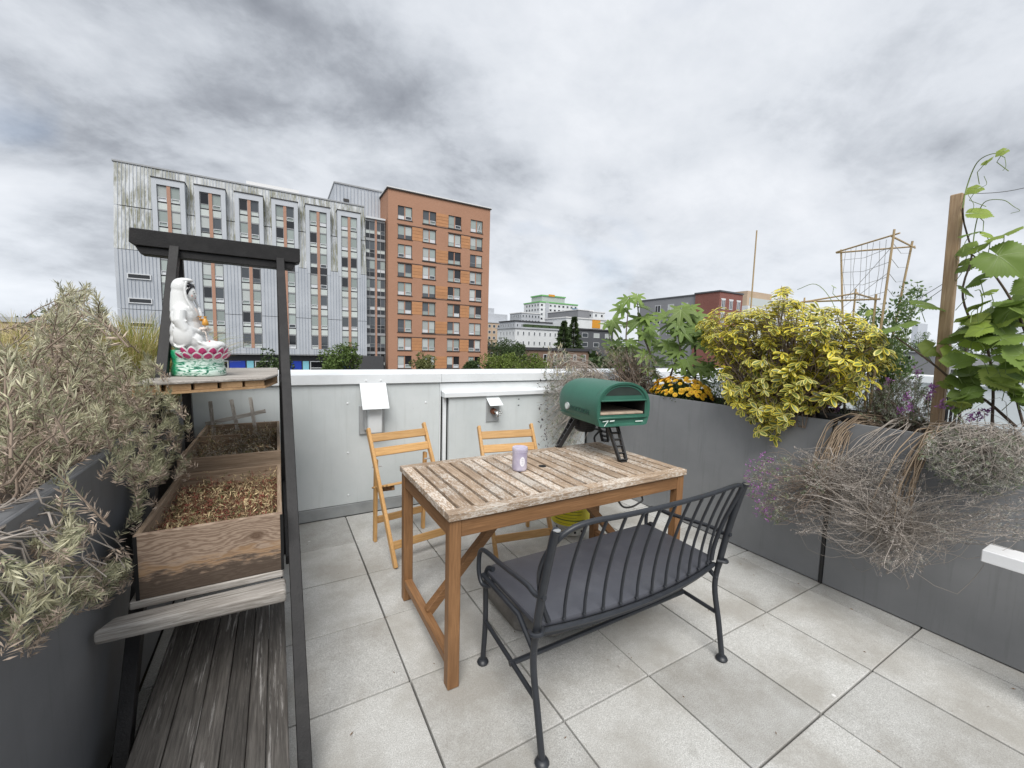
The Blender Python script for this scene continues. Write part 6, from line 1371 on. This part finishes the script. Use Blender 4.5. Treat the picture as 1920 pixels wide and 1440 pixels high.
# ------------------------------------------------------------------ trees beyond the parapet
leafm('tree_dark', (.035, .062, .02), (.07, .105, .035), .6, .35, .2); leafm('tree_mid', (.07, .115, .028), (.125, .18, .05), .6, .35, .25); leafm('tree_light', (.11, .16, .03), (.17, .22, .05), .6, .3, .3); leafm('tree_olive', (.11, .125, .04), (.18, .185, .075), .6, .3, .25)
pm('trunk', (.085, .065, .05), .9, .3, 3)
def tree(label, c, top, r, mat, n=2600, name='street_tree', conifer=False, leaf=.3):
    t = thing(name, label, 'tree', (c[0], c[1], GZ), group='trees beyond the parapet'); h = top-GZ
    mb = MB(); mb.tube([(c[0], c[1], GZ), (c[0]+.1, c[1], GZ+h*.4), (c[0], c[1], GZ+h*.8)], [h*.025, h*.018, h*.006], 8)
    lim = 6 if not conifer else 0
    for k in range(lim):
        a = 2*math.pi*k/6; mb.tube([(c[0], c[1], GZ+h*.4), (c[0]+math.cos(a)*r*.4, c[1]+math.sin(a)*r*.4, GZ+h*.62), (c[0]+math.cos(a)*r*.75, c[1]+math.sin(a)*r*.75, GZ+h*.75)], [h*.012, h*.008, h*.003], 6)
    mb.build('trunk', 'trunk', t, smooth=True); acc = Acc()
    if conifer:
        z = rng.uniform(0, 1, n)**1.3; rr = r*(1-z)*(.75+.25*np.sin(z*60+rng.uniform(0, 1))) ; an = rng.uniform(0, 2*math.pi, n); q = rng.uniform(.35, 1, n)
        P = np.stack([c[0]+np.cos(an)*rr*q, c[1]+np.sin(an)*rr*q, GZ+h*.12+z*h*.88-rr*q*.25], 1); Dd = np.stack([np.cos(an), np.sin(an), rng.uniform(-.5, .3, n)], 1); acc.add(needles(P, Dd, leaf*rng.uniform(.8, 2, n), leaf*rng.uniform(.4, .8, n)), 0)
    else:
        kc = 34; cz = GZ+h*.66; CC = np.array([c[0], c[1], cz])+unit(rng.normal(size=(kc, 3)))*rng.uniform(.35, .95, (kc, 1))*[r, r, h*.33]
        CC[:, 2] = np.maximum(CC[:, 2], GZ+h*.3); rc_ = r*rng.uniform(.2, .36, kc); i = rng.integers(0, kc, n); u_ = unit(rng.normal(size=(n, 3)))
        P = CC[i]+u_*(rc_[i]*rng.uniform(.5, 1, n)**.5)[:, None]; P[:, 2] = np.minimum(P[:, 2], top); acc.add(needles(P, u_*.6+rng.normal(0, .7, (n, 3))+[0, 0, -.1], leaf*rng.uniform(.7, 1.4, n), leaf*rng.uniform(.5, .9, n)), 0)
    acc.build('crown', [mat], t)
def tp_(x, y, Y): p = at(x, y, Y=Y); return p
for x, y, Y, r, mat, lab in ((640, 643, 52, 2.5, 'tree_mid', 'round green street tree in front of the metal building near the glass strip'), (512, 656, 52, 2.1, 'tree_dark', 'dark green street tree seen behind the plant stand post'), (795, 660, 54, 1.7, 'tree_olive', 'thin olive street tree before the brick tower windows'), (887, 672, 54, 1.5, 'tree_dark', 'small dark tree at the right foot of the brick tower'),
        (940, 634, 66, 4.4, 'tree_dark', 'tall dark tree between the brick tower and the brown brick house'), (970, 640, 70, 3.2, 'tree_dark', 'dark tree just left of the brown brick house'), (940, 660, 50, 3.0, 'tree_light', 'bright green bushy tree right beside the brick tower base'), (1000, 664, 52, 2.6, 'tree_light', 'bright green bushy tree in front of the brown brick house')):
    p = tp_(x, y, Y); tree(lab, (p.x, Y), p.z, r, mat, 4200 if r > 2.3 else 2800, leaf=.26)
for x, y, Y, r, lab in ((1058, 602, 96, 5.2, 'left of two dark conifers behind the brown brick house'), (1077, 594, 98, 5.6, 'right of two dark conifers behind the brown brick house')):
    p = tp_(x, y, Y); tree(lab, (p.x, Y), p.z, r, 'tree_dark', 5200, 'conifer', True, .55)
rt_ = ((1668, 620, 46, 3.4, 'tree_mid', 'mid green tree behind the bamboo trellis legs'), (1725, 618, 44, 3.4, 'tree_mid', 'mid green tree just left of the wooden stake'), (1815, 600, 40, 2.8, 'tree_dark', 'dark tree rising right of the wooden stake'), (1775, 632, 40, 3.0, 'tree_mid', 'low green tree directly behind the wooden stake'), (1862, 632, 38, 3.0, 'tree_mid', 'low green tree behind the vine at the right'), (1912, 636, 38, 3.0, 'tree_olive', 'olive green tree at the right edge'), (1450, 575, 60, 4, 'tree_mid', 'green tree behind the variegated bush by the beige block'), (1620, 600, 55, 4, 'tree_dark', 'dark tree behind the low bamboo frame'), (1560, 600, 60, 4, 'tree_mid', 'green tree behind the arching vine shoot'))
for x, y, Y, r, mat, lab in rt_:
    p = tp_(x, y, Y); tree(lab, (p.x, Y), p.z, r, mat, 3000, leaf=.28)
# dry leaf bits blown over the pavers
acc = Acc(); k = 130; P = np.stack([rng.uniform(.1, 2.8, k), rng.uniform(.3, 3.3, k), np.full(k, .003)], 1); P[:60, 0] = rng.choice([.456, .913, 1.37, 1.827, 2.284, 2.74], 60)+rng.normal(0, .006, 60)
acc.add(needles(P, np.stack([rng.normal(size=k), rng.normal(size=k), rng.uniform(0, .2, k)], 1), rng.uniform(.006, .02, k), rng.uniform(.002, .006, k)), 0)
tag(acc.build('leaf_litter', ['dry_brown']), 'tiny brown leaf bits scattered on the pavers', kind='stuff')
# far wooded skyline
acc = Acc()
def wood(x0, x1, Y, z1, n, sz):
    P = np.stack([rng.uniform(x0, x1, n), Y+rng.uniform(-12, 12, n), rng.uniform(GZ+2, 1, n)], 1)
    P[:, 2] = GZ+2+(z1-GZ-2)*(.75+.25*np.sin(P[:, 0]*.11+np.sin(P[:, 0]*.31)*1.2))*rng.uniform(0, 1, n)**.45
    acc.add(needles(P, rng.normal(size=(n, 3)), sz*rng.uniform(.6, 1.4, n), sz*rng.uniform(.5, 1, n)), rng.integers(0, 2))
wood(-420, -60, 190, 14, 9000, 2.6); wood(-60, 40, 300, 18, 1500, 3); wood(90, 700, 210, 9, 14000, 2.6); wood(60, 420, 95, 0, 7000, 1.8)
tag(acc.build('distant_woodland', ['tree_dark', 'tree_mid']), 'far wooded skyline beyond the buildings', kind='stuff')
